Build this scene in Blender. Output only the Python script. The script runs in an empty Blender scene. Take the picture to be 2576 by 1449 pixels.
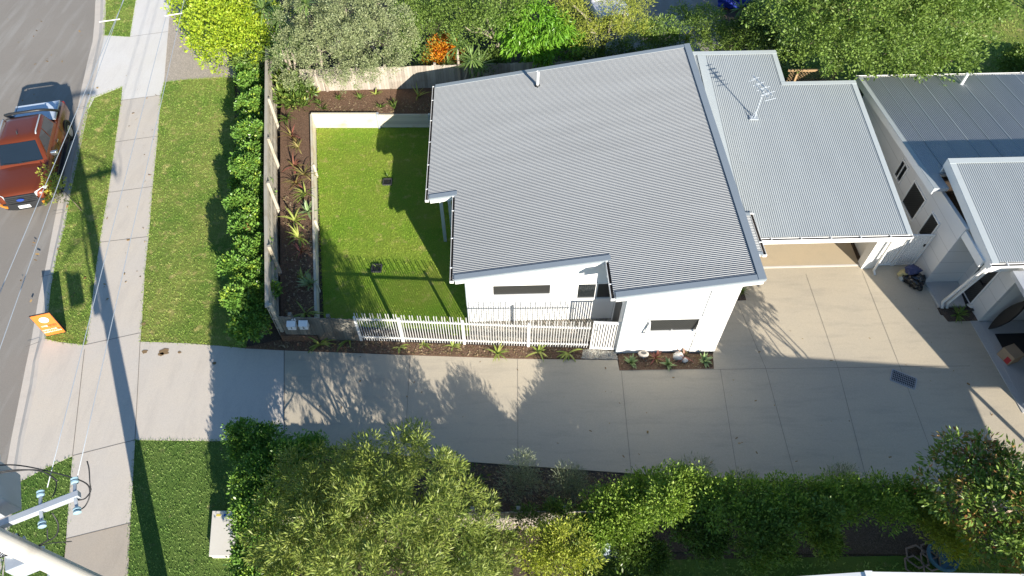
import bpy, bmesh, math, random
import numpy as np
from mathutils import Vector, Matrix
C = bpy.context.scene.collection
R_ = math.radians
# ------------------------------------------------------------------ camera, sky, sun, exposure
CAM_H, PITCH, FPX = 18.5, R_(52.5), 683*2576/1024
cam_d = bpy.data.cameras.new("camera"); cam = bpy.data.objects.new("camera", cam_d); C.objects.link(cam)
cam.location = (0, 0, CAM_H); cam.rotation_euler = (R_(90)-PITCH, 0, 0)
cam_d.sensor_width = 36; cam_d.lens = 36*683/1024; cam_d.clip_end = 2000; cam_d.clip_start = .2
bpy.context.scene.camera = cam
SUN_EL, SUN_AZ = R_(21), R_(-63)          # direction towards the sun in the XY plane: angle from +X
sv = Vector((math.cos(SUN_AZ)*math.cos(SUN_EL), math.sin(SUN_AZ)*math.cos(SUN_EL), math.sin(SUN_EL)))
w = bpy.data.worlds.new("World"); bpy.context.scene.world = w; w.use_nodes = True
nt = w.node_tree; bgn = nt.nodes['Background']
sky = nt.nodes.new('ShaderNodeTexSky'); sky.sky_type = 'NISHITA'; sky.sun_disc = False
sky.sun_elevation = SUN_EL; sky.sun_rotation = math.atan2(sv.x, sv.y); sky.air_density = 1.0; sky.dust_density = .2; sky.ozone_density = 3.5
tint = nt.nodes.new('ShaderNodeMix'); tint.data_type = 'RGBA'; tint.blend_type = 'MULTIPLY'; tint.inputs[0].default_value = 1; tint.inputs[7].default_value = (.93, 1.0, 1.02, 1)   # camera white balance towards the sun
nt.links.new(sky.outputs[0], tint.inputs[6]); nt.links.new(tint.outputs[2], bgn.inputs[0]); bgn.inputs[1].default_value = .085
sd = bpy.data.lights.new("sun", 'SUN'); sd.energy = 5.0; sd.angle = R_(.42); sd.color = (1, .93, .82)
so = bpy.data.objects.new("sun", sd); C.objects.link(so); so.rotation_euler = sv.to_track_quat('Z', 'Y').to_euler(); so.location = (30, -60, 40)
vs = bpy.context.scene.view_settings; vs.view_transform = 'Standard'; vs.look = 'None'; vs.exposure = .95; vs.gamma = 1
# ------------------------------------------------------------------ measuring helpers (drawing units of the survey picture -> metres)
_F = np.array([0, math.cos(PITCH), -math.sin(PITCH)]); _U = np.array([0, math.sin(PITCH), math.cos(PITCH)]); _R = np.array([1., 0, 0])
TH = R_(1.75); CT, ST = math.cos(TH), math.sin(TH)
def ray(u, v): return _F+_R*(u-1288)/FPX+_U*(724.5-v)/FPX
def P(u, v, z=0):
    d = ray(u, v); t = (z-CAM_H)/d[2]; return np.array([d[0]*t, d[1]*t, z])
def PY(u, v, Y):
    d = ray(u, v); t = Y/d[1]; return np.array([d[0]*t, Y, CAM_H+d[2]*t])
def PL(pts, z=0): return [tuple(P(u, v, z)) for u, v in pts]
def HW(x, y, z=0): return (x*CT-y*ST, x*ST+y*CT, z)       # house axes -> world
def HF(p): return (p[0]*CT+p[1]*ST, -p[0]*ST+p[1]*CT, p[2])
def HP(u, v, z=0): return HF(P(u, v, z))
# ------------------------------------------------------------------ mesh helpers
class MB:
    def __init__(s, xf=None): s.v = []; s.f = []; s.xf = xf
    def add(s, vs, fs):
        n = len(s.v); s.v += [tuple(s.xf(*p)) if s.xf else tuple(p) for p in vs]; s.f += [tuple(i+n for i in f) for f in fs]; return s
    def box(s, c, d, rz=0, m=None):
        x, y, z = (k/2 for k in d); q = [(-x,-y,-z),(x,-y,-z),(x,y,-z),(-x,y,-z),(-x,-y,z),(x,-y,z),(x,y,z),(-x,y,z)]
        ca, sa = math.cos(rz), math.sin(rz)
        if m is not None: q = [tuple(m @ Vector(p)) for p in q]
        else: q = [(p[0]*ca-p[1]*sa, p[0]*sa+p[1]*ca, p[2]) for p in q]
        return s.add([(p[0]+c[0], p[1]+c[1], p[2]+c[2]) for p in q], [(3,2,1,0),(4,5,6,7),(0,1,5,4),(1,2,6,5),(2,3,7,6),(3,0,4,7)])
    def bb(s, x0, x1, y0, y1, z0, z1): return s.box(((x0+x1)/2,(y0+y1)/2,(z0+z1)/2),(abs(x1-x0),abs(y1-y0),abs(z1-z0)))
    def beam(s, a, b, w, h):               # rectangular bar between two points
        a, b = Vector(a), Vector(b); d = b-a; L = d.length; d = d/L
        up = Vector((0,0,1)) if abs(d.z) < .95 else Vector((0,1,0)); sx = d.cross(up).normalized(); sz = sx.cross(d)
        q = [];
        for p in (a, b):
            for i, j in ((-1,-1),(1,-1),(1,1),(-1,1)): q.append(tuple(p+sx*i*w/2+sz*j*h/2))
        return s.add(q, [(0,1,2,3),(7,6,5,4),(0,4,5,1),(1,5,6,2),(2,6,7,3),(3,7,4,0)])
    def tube(s, pts, r, n=8, cap=True):
        pts = [Vector(p) for p in pts]; r = r if isinstance(r, (list, tuple)) else [r]*len(pts); vs = []; fs = []
        for i, p in enumerate(pts):
            d = (pts[min(i+1, len(pts)-1)]-pts[max(i-1, 0)]).normalized(); up = Vector((0,0,1)) if abs(d.z) < .9 else Vector((1,0,0))
            sx = d.cross(up).normalized(); sz = sx.cross(d)
            for k in range(n): t = 2*math.pi*k/n; vs.append(tuple(p+(sx*math.cos(t)+sz*math.sin(t))*r[i]))
        for i in range(len(pts)-1):
            for k in range(n): a = i*n+k; b = i*n+(k+1) % n; fs.append((a, b, b+n, a+n))
        if cap: fs.append(tuple(range(n-1,-1,-1))); m = (len(pts)-1)*n; fs.append(tuple(range(m, m+n)))
        return s.add(vs, fs)
    def lathe(s, prof, c=(0,0,0), n=20, m=None):
        vs = []; fs = []
        for r, z in prof:
            for k in range(n):
                t = 2*math.pi*k/n; p = Vector((r*math.cos(t), r*math.sin(t), z)); p = m @ p if m is not None else p; vs.append((p.x+c[0], p.y+c[1], p.z+c[2]))
        for i in range(len(prof)-1):
            for k in range(n): a = i*n+k; b = i*n+(k+1) % n; fs.append((a, b, b+n, a+n))
        fs.append(tuple(range(n-1,-1,-1))); q = (len(prof)-1)*n; fs.append(tuple(range(q, q+n)))
        return s.add(vs, fs)
    def poly(s, pts): return s.add(pts, [tuple(range(len(pts)))])
    def prism(s, pts, z0, z1):             # vertical prism over a ground outline
        n = len(pts); a = sum(pts[i][0]*pts[(i+1) % n][1]-pts[(i+1) % n][0]*pts[i][1] for i in range(n))
        if a < 0: pts = pts[::-1]
        vs = [(p[0], p[1], z0) for p in pts]+[(p[0], p[1], z1) for p in pts]
        return s.add(vs, [tuple(range(n-1,-1,-1)), tuple(range(n, 2*n))]+[(i, (i+1) % n, (i+1) % n+n, i+n) for i in range(n)])
    def slab(s, pts, t):                   # sheet with thickness t downwards over any 3-D outline
        n = len(pts); a = sum(pts[i][0]*pts[(i+1) % n][1]-pts[(i+1) % n][0]*pts[i][1] for i in range(n))
        if a < 0: pts = pts[::-1]
        vs = [(p[0], p[1], p[2]-t) for p in pts]+[tuple(p) for p in pts]
        return s.add(vs, [tuple(range(n-1,-1,-1)), tuple(range(n, 2*n))]+[(i, (i+1) % n, (i+1) % n+n, i+n) for i in range(n)])
ORG = {}
def link(name, me, m, parent=None, local=False, smooth=False, bevel=0):
    o = bpy.data.objects.new(name, me); C.objects.link(o)
    if m: me.materials.append(m)
    if parent: o.parent = parent; ORG[o.name] = ORG.get(parent.name, (0,0,0))
    if smooth:
        me.polygons.foreach_set('use_smooth', [True]*len(me.polygons))
        if smooth is not True: me.set_sharp_from_angle(angle=R_(smooth))
    if bevel:
        b = o.modifiers.new('bevel', 'BEVEL'); b.width = bevel; b.segments = 2; b.limit_method = 'ANGLE'; b.angle_limit = R_(40)
    return o
def build(name, mb, m, parent=None, local=False, smooth=False, bevel=0):
    me = bpy.data.meshes.new(name); off = ORG.get(parent.name, (0,0,0)) if (parent and not local) else (0,0,0)
    me.from_pydata([(a-off[0], b-off[1], c-off[2]) for a, b, c in mb.v], [], mb.f); me.update()
    return link(name, me, m, parent, local, smooth, bevel)
def tag(o, label, cat, group=None, kind=None):
    if label: o['label'] = label
    if cat: o['category'] = cat
    if group: o['group'] = group
    if kind: o['kind'] = kind
    return o
def thing(name, label, cat, loc=(0,0,0), group=None, rz=0):
    o = bpy.data.objects.new(name, None); C.objects.link(o); o.location = loc; o.rotation_euler = (0,0,rz); o.empty_display_size = .2
    ORG[o.name] = tuple(loc); return tag(o, label, cat, group)
def struct(name, mb, m, kind='structure'): return tag(build(name, mb, m), None, None, None, kind)
def npmesh(name, V, nper, m, parent=None, quads=True):
    """many equal small polygons: V is (N*nper,3)"""
    V = np.asarray(V, dtype=np.float32)
    if parent: V = V-np.array(ORG.get(parent.name, (0,0,0)), dtype=np.float32)
    n = len(V)//nper; me = bpy.data.meshes.new(name); me.vertices.add(len(V)); me.vertices.foreach_set('co', V.ravel())
    me.loops.add(len(V)); me.loops.foreach_set('vertex_index', np.arange(len(V), dtype=np.int32))
    me.polygons.add(n); me.polygons.foreach_set('loop_start', np.arange(0, len(V), nper, dtype=np.int32)); me.update(calc_edges=True)
    return link(name, me, m, parent)
def copy_tree(o, parent=None):
    c = o.copy(); C.objects.link(c)
    if parent: c.parent = parent
    for ch in list(o.children): copy_tree(ch, c)
    return c
def text_mesh(txt, size, depth=.004, spacing=1.0):
    cu = bpy.data.curves.new('t', 'FONT'); cu.body = txt; cu.size = size; cu.extrude = depth; cu.align_x = 'CENTER'; cu.align_y = 'CENTER'; cu.space_character = spacing; cu.resolution_u = 3
    o = bpy.data.objects.new('t', cu); C.objects.link(o); dg = bpy.context.evaluated_depsgraph_get()
    me = bpy.data.meshes.new_from_object(o.evaluated_get(dg)); vs = [tuple(v.co) for v in me.vertices]; fs = [tuple(p.vertices) for p in me.polygons]
    bpy.data.objects.remove(o); bpy.data.curves.remove(cu); bpy.data.meshes.remove(me); return vs, fs
def put_text(mb, txt, size, m4, depth=.004, spacing=1.0):
    vs, fs = text_mesh(txt, size, depth, spacing); mb.add([tuple(m4 @ Vector(p)) for p in vs], fs); return mb
def frame(o, x, y):                        # 4x4 from origin, x axis, y axis
    x = Vector(x).normalized(); z = x.cross(Vector(y)).normalized(); y = z.cross(x)
    return Matrix(((x.x,y.x,z.x,o[0]),(x.y,y.y,z.y,o[1]),(x.z,y.z,z.z,o[2]),(0,0,0,1)))
# ------------------------------------------------------------------ materials
def newmat(name):
    m = bpy.data.materials.new(name); m.use_nodes = True; t = m.node_tree; return m, t, t.nodes['Principled BSDF']
def rgb(c): return (c[0], c[1], c[2], 1)
def N(t, kind, **kw):
    n = t.nodes.new(kind)
    for k, v in kw.items(): setattr(n, k, v)
    return n
def noise(t, vec, scale, detail=4, rough=.55):
    n = N(t, 'ShaderNodeTexNoise'); n.inputs['Scale'].default_value = scale; n.inputs['Detail'].default_value = detail; n.inputs['Roughness'].default_value = rough
    t.links.new(vec, n.inputs['Vector']); return n.outputs['Fac']
def ramp(t, fac, stops):
    r = N(t, 'ShaderNodeValToRGB'); t.links.new(fac, r.inputs[0]); e = r.color_ramp.elements
    while len(e) < len(stops): e.new(.5)
    for k, (p, c) in enumerate(stops): e[k].position = p; e[k].color = rgb(c)
    return r.outputs[0]
def mix(t, fac, a, b, mode='MIX'):
    m = N(t, 'ShaderNodeMix', data_type='RGBA', blend_type=mode)
    for s, x in ((0, fac), (6, a), (7, b)):
        if isinstance(x, (int, float)): m.inputs[s].default_value = x
        elif isinstance(x, tuple): m.inputs[s].default_value = rgb(x)
        else: t.links.new(x, m.inputs[s])
    return m.outputs[2]
def bump(t, b, h, strength=.3, dist=.02):
    n = N(t, 'ShaderNodeBump'); n.inputs['Strength'].default_value = strength; n.inputs['Distance'].default_value = dist
    t.links.new(h, n.inputs['Height']); t.links.new(n.outputs[0], b.inputs['Normal'])
def coords(t, scale=(1,1,1)):
    c = N(t, 'ShaderNodeTexCoord'); m = N(t, 'ShaderNodeMapping'); m.inputs['Scale'].default_value = scale
    t.links.new(c.outputs['Object'], m.inputs[0]); return m.outputs[0]
def plain(name, c, rough=.5, metal=0, spec=.5, var=.12, vscale=3, vs2=40, bstr=0, bscale=60, stretch=(1,1,1)):
    m, t, b = newmat(name); v = coords(t, stretch)
    n1 = noise(t, v, vscale); n2 = noise(t, v, vs2, 3)
    c1 = tuple(k*(1-var) for k in c); c2 = tuple(min(1, k*(1+var)) for k in c)
    a = mix(t, n1, c1, c2); a2 = mix(t, n2, tuple(k*(1-var*.6) for k in (1,1,1)), (1,1,1)); col = mix(t, 1.0, a, a2, 'MULTIPLY')
    t.links.new(col, b.inputs['Base Color']); b.inputs['Roughness'].default_value = rough; b.inputs['Metallic'].default_value = metal; b.inputs['Specular IOR Level'].default_value = spec
    if bstr: bump(t, b, noise(t, v, bscale, 5), bstr, .01)
    return m
def leafmat(name, cs, trans=.3, rough=.45):
    m, t, b = newmat(name); g = N(t, 'ShaderNodeNewGeometry'); n = len(cs)
    col = ramp(t, g.outputs['Random Per Island'], [(i/(n-1) if n > 1 else 0, c) for i, c in enumerate(cs)])
    v = coords(t); nz = noise(t, v, 1.3, 2); col = mix(t, nz, mix(t, .25, col, (.3,.28,.02)), col)
    t.links.new(col, b.inputs['Base Color']); b.inputs['Roughness'].default_value = rough; b.inputs['Specular IOR Level'].default_value = .35
    tr = N(t, 'ShaderNodeBsdfTranslucent'); t.links.new(mix(t, 1.0, col, (1.5,1.6,.7), 'MULTIPLY'), tr.inputs[0])
    mx = N(t, 'ShaderNodeMixShader'); mx.inputs[0].default_value = trans
    t.links.new(b.outputs[0], mx.inputs[1]); t.links.new(tr.outputs[0], mx.inputs[2]); t.links.new(mx.outputs[0], t.nodes['Material Output'].inputs[0]); return m
def concretemat(name, c, warm, dark, streak=(1,1,1)):
    m, t, b = newmat(name); v = coords(t); vs_ = coords(t, streak)
    big = noise(t, v, .45, 5, .6); mid = noise(t, vs_, 1.6, 6, .65); fine = noise(t, v, 42, 4, .7); dots = noise(t, v, 9, 2)
    col = mix(t, ramp(t, big, [(.35,(0,0,0)),(.68,(1,1,1))]), c, warm)
    col = mix(t, ramp(t, mid, [(.42,(1,1,1)),(.75,(0,0,0))]), dark, col) if False else mix(t, ramp(t, mid, [(.5,(0,0,0)),(.8,(.55,.55,.55))]), col, dark)
    col = mix(t, ramp(t, dots, [(.70,(0,0,0)),(.80,(.5,.5,.5))]), col, dark)
    col = mix(t, 1.0, col, mix(t, fine, (.72,.72,.72), (1.18,1.18,1.18)), 'MULTIPLY')
    t.links.new(col, b.inputs['Base Color']); b.inputs['Roughness'].default_value = .85; b.inputs['Specular IOR Level'].default_value = .2
    bump(t, b, fine, .25, .006); return m
def soilmat(name, c1, c2, chip):
    m, t, b = newmat(name); v = coords(t); f1 = noise(t, v, 2, 5); f2 = noise(t, v, 38, 4, .75)
    vo = N(t, 'ShaderNodeTexVoronoi'); vo.inputs['Scale'].default_value = 26; t.links.new(v, vo.inputs['Vector'])
    col = mix(t, f1, c1, c2); col = mix(t, ramp(t, f2, [(.5,(0,0,0)),(.72,(1,1,1))]), col, chip); col = mix(t, 1.0, col, mix(t, vo.outputs['Distance'], (.55,.55,.55), (1.2,1.2,1.2)), 'MULTIPLY')
    t.links.new(col, b.inputs['Base Color']); b.inputs['Roughness'].default_value = .95; b.inputs['Specular IOR Level'].default_value = .1
    bump(t, b, f2, .8, .03); return m
def lawnmat(name, g1, g2, tan, thr=.58):
    m, t, b = newmat(name); v = coords(t); n1 = noise(t, v, .55, 4, .6); n2 = noise(t, v, 2.6, 5, .65); n3 = noise(t, v, 36, 4, .8)
    col = mix(t, ramp(t, n1, [(.35,(0,0,0)),(.65,(1,1,1))]), g1, g2)
    col = mix(t, ramp(t, n2, [(thr,(0,0,0)),(thr+.17,(.9,.9,.9))]), col, tan); col = mix(t, 1.0, col, mix(t, n3, (.45,.45,.45), (1.45,1.45,1.45)), 'MULTIPLY')
    t.links.new(col, b.inputs['Base Color']); b.inputs['Roughness'].default_value = .9; b.inputs['Specular IOR Level'].default_value = .1; bump(t, b, n3, .9, .04); return m
def bladematl(name, cs, tan, thr=.55):
    m, t, b = newmat(name); g = N(t, 'ShaderNodeNewGeometry'); v = coords(t)
    col = ramp(t, g.outputs['Random Per Island'], [(i/(len(cs)-1), c) for i, c in enumerate(cs)])
    col = mix(t, ramp(t, noise(t, v, .55, 4, .6), [(.35,(.0,.0,.0)),(.65,(.6,.6,.6))]), col, cs[-1])
    col = mix(t, ramp(t, noise(t, v, 2.6, 5, .65), [(thr,(0,0,0)),(thr+.17,(.8,.8,.8))]), col, tan)
    t.links.new(col, b.inputs['Base Color']); b.inputs['Roughness'].default_value = .7; b.inputs['Specular IOR Level'].default_value = .2
    tr = N(t, 'ShaderNodeBsdfTranslucent'); t.links.new(col, tr.inputs[0]); mx = N(t, 'ShaderNodeMixShader'); mx.inputs[0].default_value = .3
    t.links.new(b.outputs[0], mx.inputs[1]); t.links.new(tr.outputs[0], mx.inputs[2]); t.links.new(mx.outputs[0], t.nodes['Material Output'].inputs[0]); return m
def timbermat(name, c1, c2, stain, axis=(14,14,.8), board=None):
    m, t, b = newmat(name); v = coords(t, axis); g = N(t, 'ShaderNodeNewGeometry')
    n1 = noise(t, v, 1, 5, .65); n2 = noise(t, coords(t), 1.4, 4)
    col = mix(t, n1, c1, c2); col = mix(t, ramp(t, n2, [(.52,(0,0,0)),(.75,(.8,.8,.8))]), col, stain)
    col = mix(t, 1.0, col, mix(t, g.outputs['Random Per Island'], (.72,.72,.72), (1.15,1.15,1.15)), 'MULTIPLY')
    t.links.new(col, b.inputs['Base Color']); b.inputs['Roughness'].default_value = .85; b.inputs['Specular IOR Level'].default_value = .15; bump(t, b, n1, .35, .01); return m
def asphaltmat():
    m, t, b = newmat('asphalt'); v = coords(t); n1 = noise(t, v, .35, 5); n2 = noise(t, v, 60, 3, .8); n3 = noise(t, coords(t, (2.2,.25,1)), 1, 4)
    col = mix(t, n1, (.235,.21,.18), (.30,.27,.235)); col = mix(t, ramp(t, n3, [(.5,(0,0,0)),(.7,(.6,.6,.6))]), col, (.35,.33,.30)); col = mix(t, 1.0, col, mix(t, n2, (.6,.6,.6), (1.4,1.4,1.4)), 'MULTIPLY')
    t.links.new(col, b.inputs['Base Color']); b.inputs['Roughness'].default_value = .9; bump(t, b, n2, .5, .01); return m
def roofmat(name, c, dirt=0, dirtmask=None, streak=(.12,1.3,1)):
    m, t, b = newmat(name); v = coords(t); n1 = noise(t, coords(t, streak), 1.1, 4); n2 = noise(t, coords(t, tuple(k*3 for k in streak)), 1.2, 6, .7)
    col = mix(t, n1, tuple(k*.84 for k in c), tuple(k*1.08 for k in c)); col = mix(t, ramp(t, n2, [(.55,(0,0,0)),(.8,(.3,.3,.3))]), col, tuple(k*.75 for k in c))
    if dirt:                                # rusty leaf stain near the upper edge, where the trees overhang
        sp = N(t, 'ShaderNodeSeparateXYZ'); t.links.new(N(t, 'ShaderNodeTexCoord').outputs['Object'], sp.inputs[0])
        mr = N(t, 'ShaderNodeMapRange'); mr.inputs[1].default_value, mr.inputs[2].default_value = dirtmask; t.links.new(sp.outputs[1], mr.inputs[0])
        mm = N(t, 'ShaderNodeMath', operation='MULTIPLY'); t.links.new(mr.outputs[0], mm.inputs[0]); t.links.new(ramp(t, noise(t, coords(t, (1,1,1)), 1.6, 6, .75), [(.4,(0,0,0)),(.65,(1,1,1))]), mm.inputs[1])
        m2 = N(t, 'ShaderNodeMath', operation='MULTIPLY'); t.links.new(mm.outputs[0], m2.inputs[0]); m2.inputs[1].default_value = dirt
        col = mix(t, m2.outputs[0], col, (.10,.065,.045))
    t.links.new(col, b.inputs['Base Color']); b.inputs['Roughness'].default_value = .5; b.inputs['Metallic'].default_value = .0; b.inputs['Specular IOR Level'].default_value = .4; return m
def stonemat():
    m, t, b = newmat('stacked_stone'); v = N(t, 'ShaderNodeTexCoord').outputs['Object']
    sp = N(t, 'ShaderNodeSeparateXYZ'); t.links.new(v, sp.inputs[0]); cb = N(t, 'ShaderNodeCombineXYZ'); t.links.new(sp.outputs[0], cb.inputs[0]); t.links.new(sp.outputs[2], cb.inputs[1])
    br = N(t, 'ShaderNodeTexBrick'); t.links.new(cb.outputs[0], br.inputs['Vector']); br.inputs['Scale'].default_value = 1
    br.inputs['Color1'].default_value = rgb((.82,.81,.78)); br.inputs['Color2'].default_value = rgb((.40,.39,.37)); br.inputs['Mortar'].default_value = rgb((.24,.23,.22))
    br.inputs['Mortar Size'].default_value = .004; br.inputs['Brick Width'].default_value = .34; br.inputs['Row Height'].default_value = .06; br.inputs['Bias'].default_value = -.35
    t.links.new(br.outputs[0], b.inputs['Base Color']); b.inputs['Roughness'].default_value = .8; bump(t, b, br.outputs['Fac'], -.6, .02); return m
def wallmat(name, c, board=.17):
    """painted weatherboard: shallow horizontal grooves"""
    m, t, b = newmat(name); v = coords(t); sp = N(t, 'ShaderNodeSeparateXYZ'); t.links.new(v, sp.inputs[0])
    md = N(t, 'ShaderNodeMath', operation='PINGPONG'); md.inputs[1].default_value = board; t.links.new(sp.outputs[2], md.inputs[0])
    ln = ramp(t, md.outputs[0], [(0,(0,0,0)),(.012,(1,1,1))])
    col = mix(t, noise(t, v, 2.5, 4), tuple(k*.95 for k in c), c); col = mix(t, ln, tuple(k*.55 for k in c), col)
    t.links.new(col, b.inputs['Base Color']); b.inputs['Roughness'].default_value = .55; bump(t, b, ln, .4, .01); return m
def screenmat():
    """dark window behind a diamond security mesh"""
    m, t, b = newmat('diamond_mesh_screen'); v = N(t, 'ShaderNodeTexCoord').outputs['Object']; sp = N(t, 'ShaderNodeSeparateXYZ'); t.links.new(v, sp.inputs[0])
    outs = []
    for sg in ('ADD', 'SUBTRACT'):
        h = N(t, 'ShaderNodeMath', operation='ADD'); t.links.new(sp.outputs[0], h.inputs[0]); t.links.new(sp.outputs[1], h.inputs[1])
        a = N(t, 'ShaderNodeMath', operation=sg); t.links.new(h.outputs[0], a.inputs[0]); t.links.new(sp.outputs[2], a.inputs[1])
        p = N(t, 'ShaderNodeMath', operation='PINGPONG'); p.inputs[1].default_value = .045; t.links.new(a.outputs[0], p.inputs[0]); outs.append(ramp(t, p.outputs[0], [(.008,(1,1,1)),(.014,(0,0,0))]))
    ad = mix(t, 1.0, outs[0], outs[1], 'LIGHTEN'); col = mix(t, ad, (.045,.046,.043), (.008,.008,.008))
    t.links.new(col, b.inputs['Base Color']); b.inputs['Roughness'].default_value = .4; return m
M = {}
M['asphalt'] = asphaltmat()
M['drive'] = concretemat('aggregate_concrete', (.51,.45,.35), (.56,.485,.365), (.34,.30,.25), (.35,1.8,1))
M['path'] = concretemat('pale_concrete', (.60,.545,.48), (.64,.565,.47), (.47,.42,.37), (1.5,.3,1))
M['path_old'] = concretemat('weathered_concrete', (.46,.40,.33), (.50,.42,.33), (.34,.29,.24), (1.5,.3,1))
M['pathnew'] = concretemat('new_concrete', (.74,.71,.67), (.71,.67,.61), (.6,.56,.52), (1.5,.3,1))
M['kerb'] = concretemat('kerb_concrete', (.60,.545,.48), (.64,.57,.49), (.45,.40,.35), (.3,1,1))
M['gfloor'] = concretemat('garage_floor', (.50,.42,.30), (.54,.44,.30), (.42,.35,.26))
M['porchslab'] = concretemat('porch_slab', (.50,.50,.49), (.54,.53,.51), (.42,.42,.41))
M['joint'] = plain('joint_dark', (.21,.185,.16), .9)  # dark tone of the thin strips along the slab joints
M['rust'] = plain('rust_spill', (.26,.17,.085), .95, var=.3)
M['soil'] = soilmat('mulch_soil', (.15,.09,.06), (.21,.13,.085), (.30,.20,.14))
M['soild'] = soilmat('dark_mulch', (.085,.065,.052), (.12,.09,.07), (.22,.18,.15))
M['dirt'] = soilmat('gravel_dirt', (.46,.40,.33), (.54,.46,.38), (.62,.54,.45))
M['lawn'] = lawnmat('verge_lawn', (0.138,0.232,0.041), (0.290,0.318,0.081), (0.522,0.434,0.176), .54)
M['lawn2'] = lawnmat('yard_lawn', (0.189,0.326,0.034), (0.275,0.341,0.054), (0.478,0.419,0.149), .56)
M['lawn3'] = lawnmat('darker_lawn', (0.094,0.176,0.036), (0.150,0.216,0.052), (0.275,0.257,0.117), .60)  # darker green mix for the lower strips and the southern lawn
M['blade'] = bladematl('verge_blades', [(0.145,0.264,0.041),(0.246,0.403,0.068),(0.377,0.465,0.115)], (0.652,0.574,0.243), .54)
M['blade2'] = bladematl('yard_blades', [(0.189,0.357,0.030),(0.275,0.434,0.043),(0.362,0.465,0.068)], (0.609,0.527,0.189), .56)
M['blade3'] = bladematl('darker_blades', [(0.106,0.230,0.039),(0.188,0.324,0.072),(0.288,0.378,0.117)], (0.425,0.405,0.182), .58)  # blades in the matching darker green
M['white'] = plain('white_paint', (.80,.80,.78), .45, var=.03)
M['render'] = plain('white_render', (.82,.82,.80), .7, var=.03, bstr=.05)
M['board'] = wallmat('white_weatherboard', (.80,.80,.79), .17)
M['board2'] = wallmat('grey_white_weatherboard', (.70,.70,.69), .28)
M['stone'] = stonemat()
M['roof'] = roofmat('pale_grey_sheet', (.36,.37,.37))
M['roofg'] = roofmat('pale_grey_sheet_stained', (.42,.45,.455), .4, (16.5, 21.0), (1.3,.12,1))
M['roofb'] = roofmat('neighbour_sheet', (.44,.455,.475), .95, (17.5, 22.0), (1.3,.12,1))
M['flash'] = plain('grey_flashing', (.30,.34,.37), .45, var=.04)
M['flashpale'] = plain('pale_flashing', (.42,.46,.47), .5, var=.05)
M['guttin'] = plain('gutter_litter', (.06,.045,.035), .95, var=.4)
M['glass'] = plain('dark_glass', (.02,.024,.026), .06, spec=.8, var=.05)
M['screen'] = screenmat()
M['dark'] = plain('black_void', (.012,.012,.013), .6)
M['pvc'] = plain('white_pvc', (.78,.78,.76), .35, var=.03)
M['alu'] = plain('grey_metal', (.45,.47,.49), .35, metal=.7, var=.06)
M['galv'] = plain('galvanised_steel', (.50,.54,.58), .4, metal=.25, var=.06)
M['palings'] = timbermat('weathered_palings', (.36,.31,.255), (.48,.43,.36), (.24,.19,.15))
M['palingd'] = timbermat('grey_palings', (.17,.16,.135), (.26,.24,.2), (.22,.16,.11))
M['palinglt'] = timbermat('pale_palings', (.38,.35,.285), (.50,.455,.37), (.30,.24,.16))
M['sleeper'] = timbermat('cream_sleepers', (.62,.56,.44), (.74,.69,.57), (.55,.42,.24), (.8,.8,12))
M['polewood'] = timbermat('pole_timber', (.40,.38,.35), (.56,.53,.48), (.30,.27,.24), (10,10,.5))
M['bark'] = timbermat('bark', (.16,.12,.09), (.28,.22,.17), (.10,.07,.05), (8,8,1))
M['barkpale'] = timbermat('pale_bark', (.34,.28,.22), (.48,.41,.34), (.2,.16,.12), (8,8,1))
M['black'] = plain('black_rubber', (.015,.015,.016), .6)
M['cable'] = plain('black_cable', (.025,.025,.027), .5)
M['orange'] = plain('orange_vinyl', (.70,.19,.035), .4, var=.02)
M['inkw'] = plain('white_ink', (.85,.84,.82), .5, var=.02)
M['inkd'] = plain('dark_red_ink', (.12,.02,.012), .5, var=.02)
M['inkk'] = plain('black_ink', (.012,.012,.013), .5, var=.02)
# ------------------------------------------------------------------ the setting: ground, road, kerb, paths, drive, lawns, beds
def ext(pts):  return pts
kerb_out = PL([(262,-260),(248,-60),(237,0),(235,50),(230,100),(217,150),(202,217),(190,277),(143,503),(130,566),(110,670),(93,743),(75,846),(60,916),(50,966),(23,1099),(10,1173),(-20,1340),(-60,1560)])
kerb_in = PL([(296,-260),(278,-60),(267,0),(266,40),(263,89),(250,150),(238,217),(222,277),(177,490),(163,570),(143,643),(128,723),(115,853),(99,900),(92,966),(62,1099),(45,1215),(22,1340),(-5,1560)])
far_n = (kerb_out[0][0]-2, 140, 0); far_s = (kerb_out[-1][0]+4, -60, 0)
g = MB(); g.poly([(-300,-250,-.34),(300,-250,-.34),(300,330,-.34),(-300,330,-.34)]); struct('ground', g, M['soild'])
g = MB(); g.prism([(p[0]+.02,p[1]) for p in ([far_n]+kerb_in+[far_s])]+[(160,-60),(160,140)], -.3, -.03); struct('garden_ground', g, M['soild'])
g = MB(); g.prism([(p[0],p[1]) for p in ([far_n]+kerb_out+[far_s])]+[(-32,-60),(-32,140)], -.3, -.12); struct('road', g, M['asphalt'])
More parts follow.
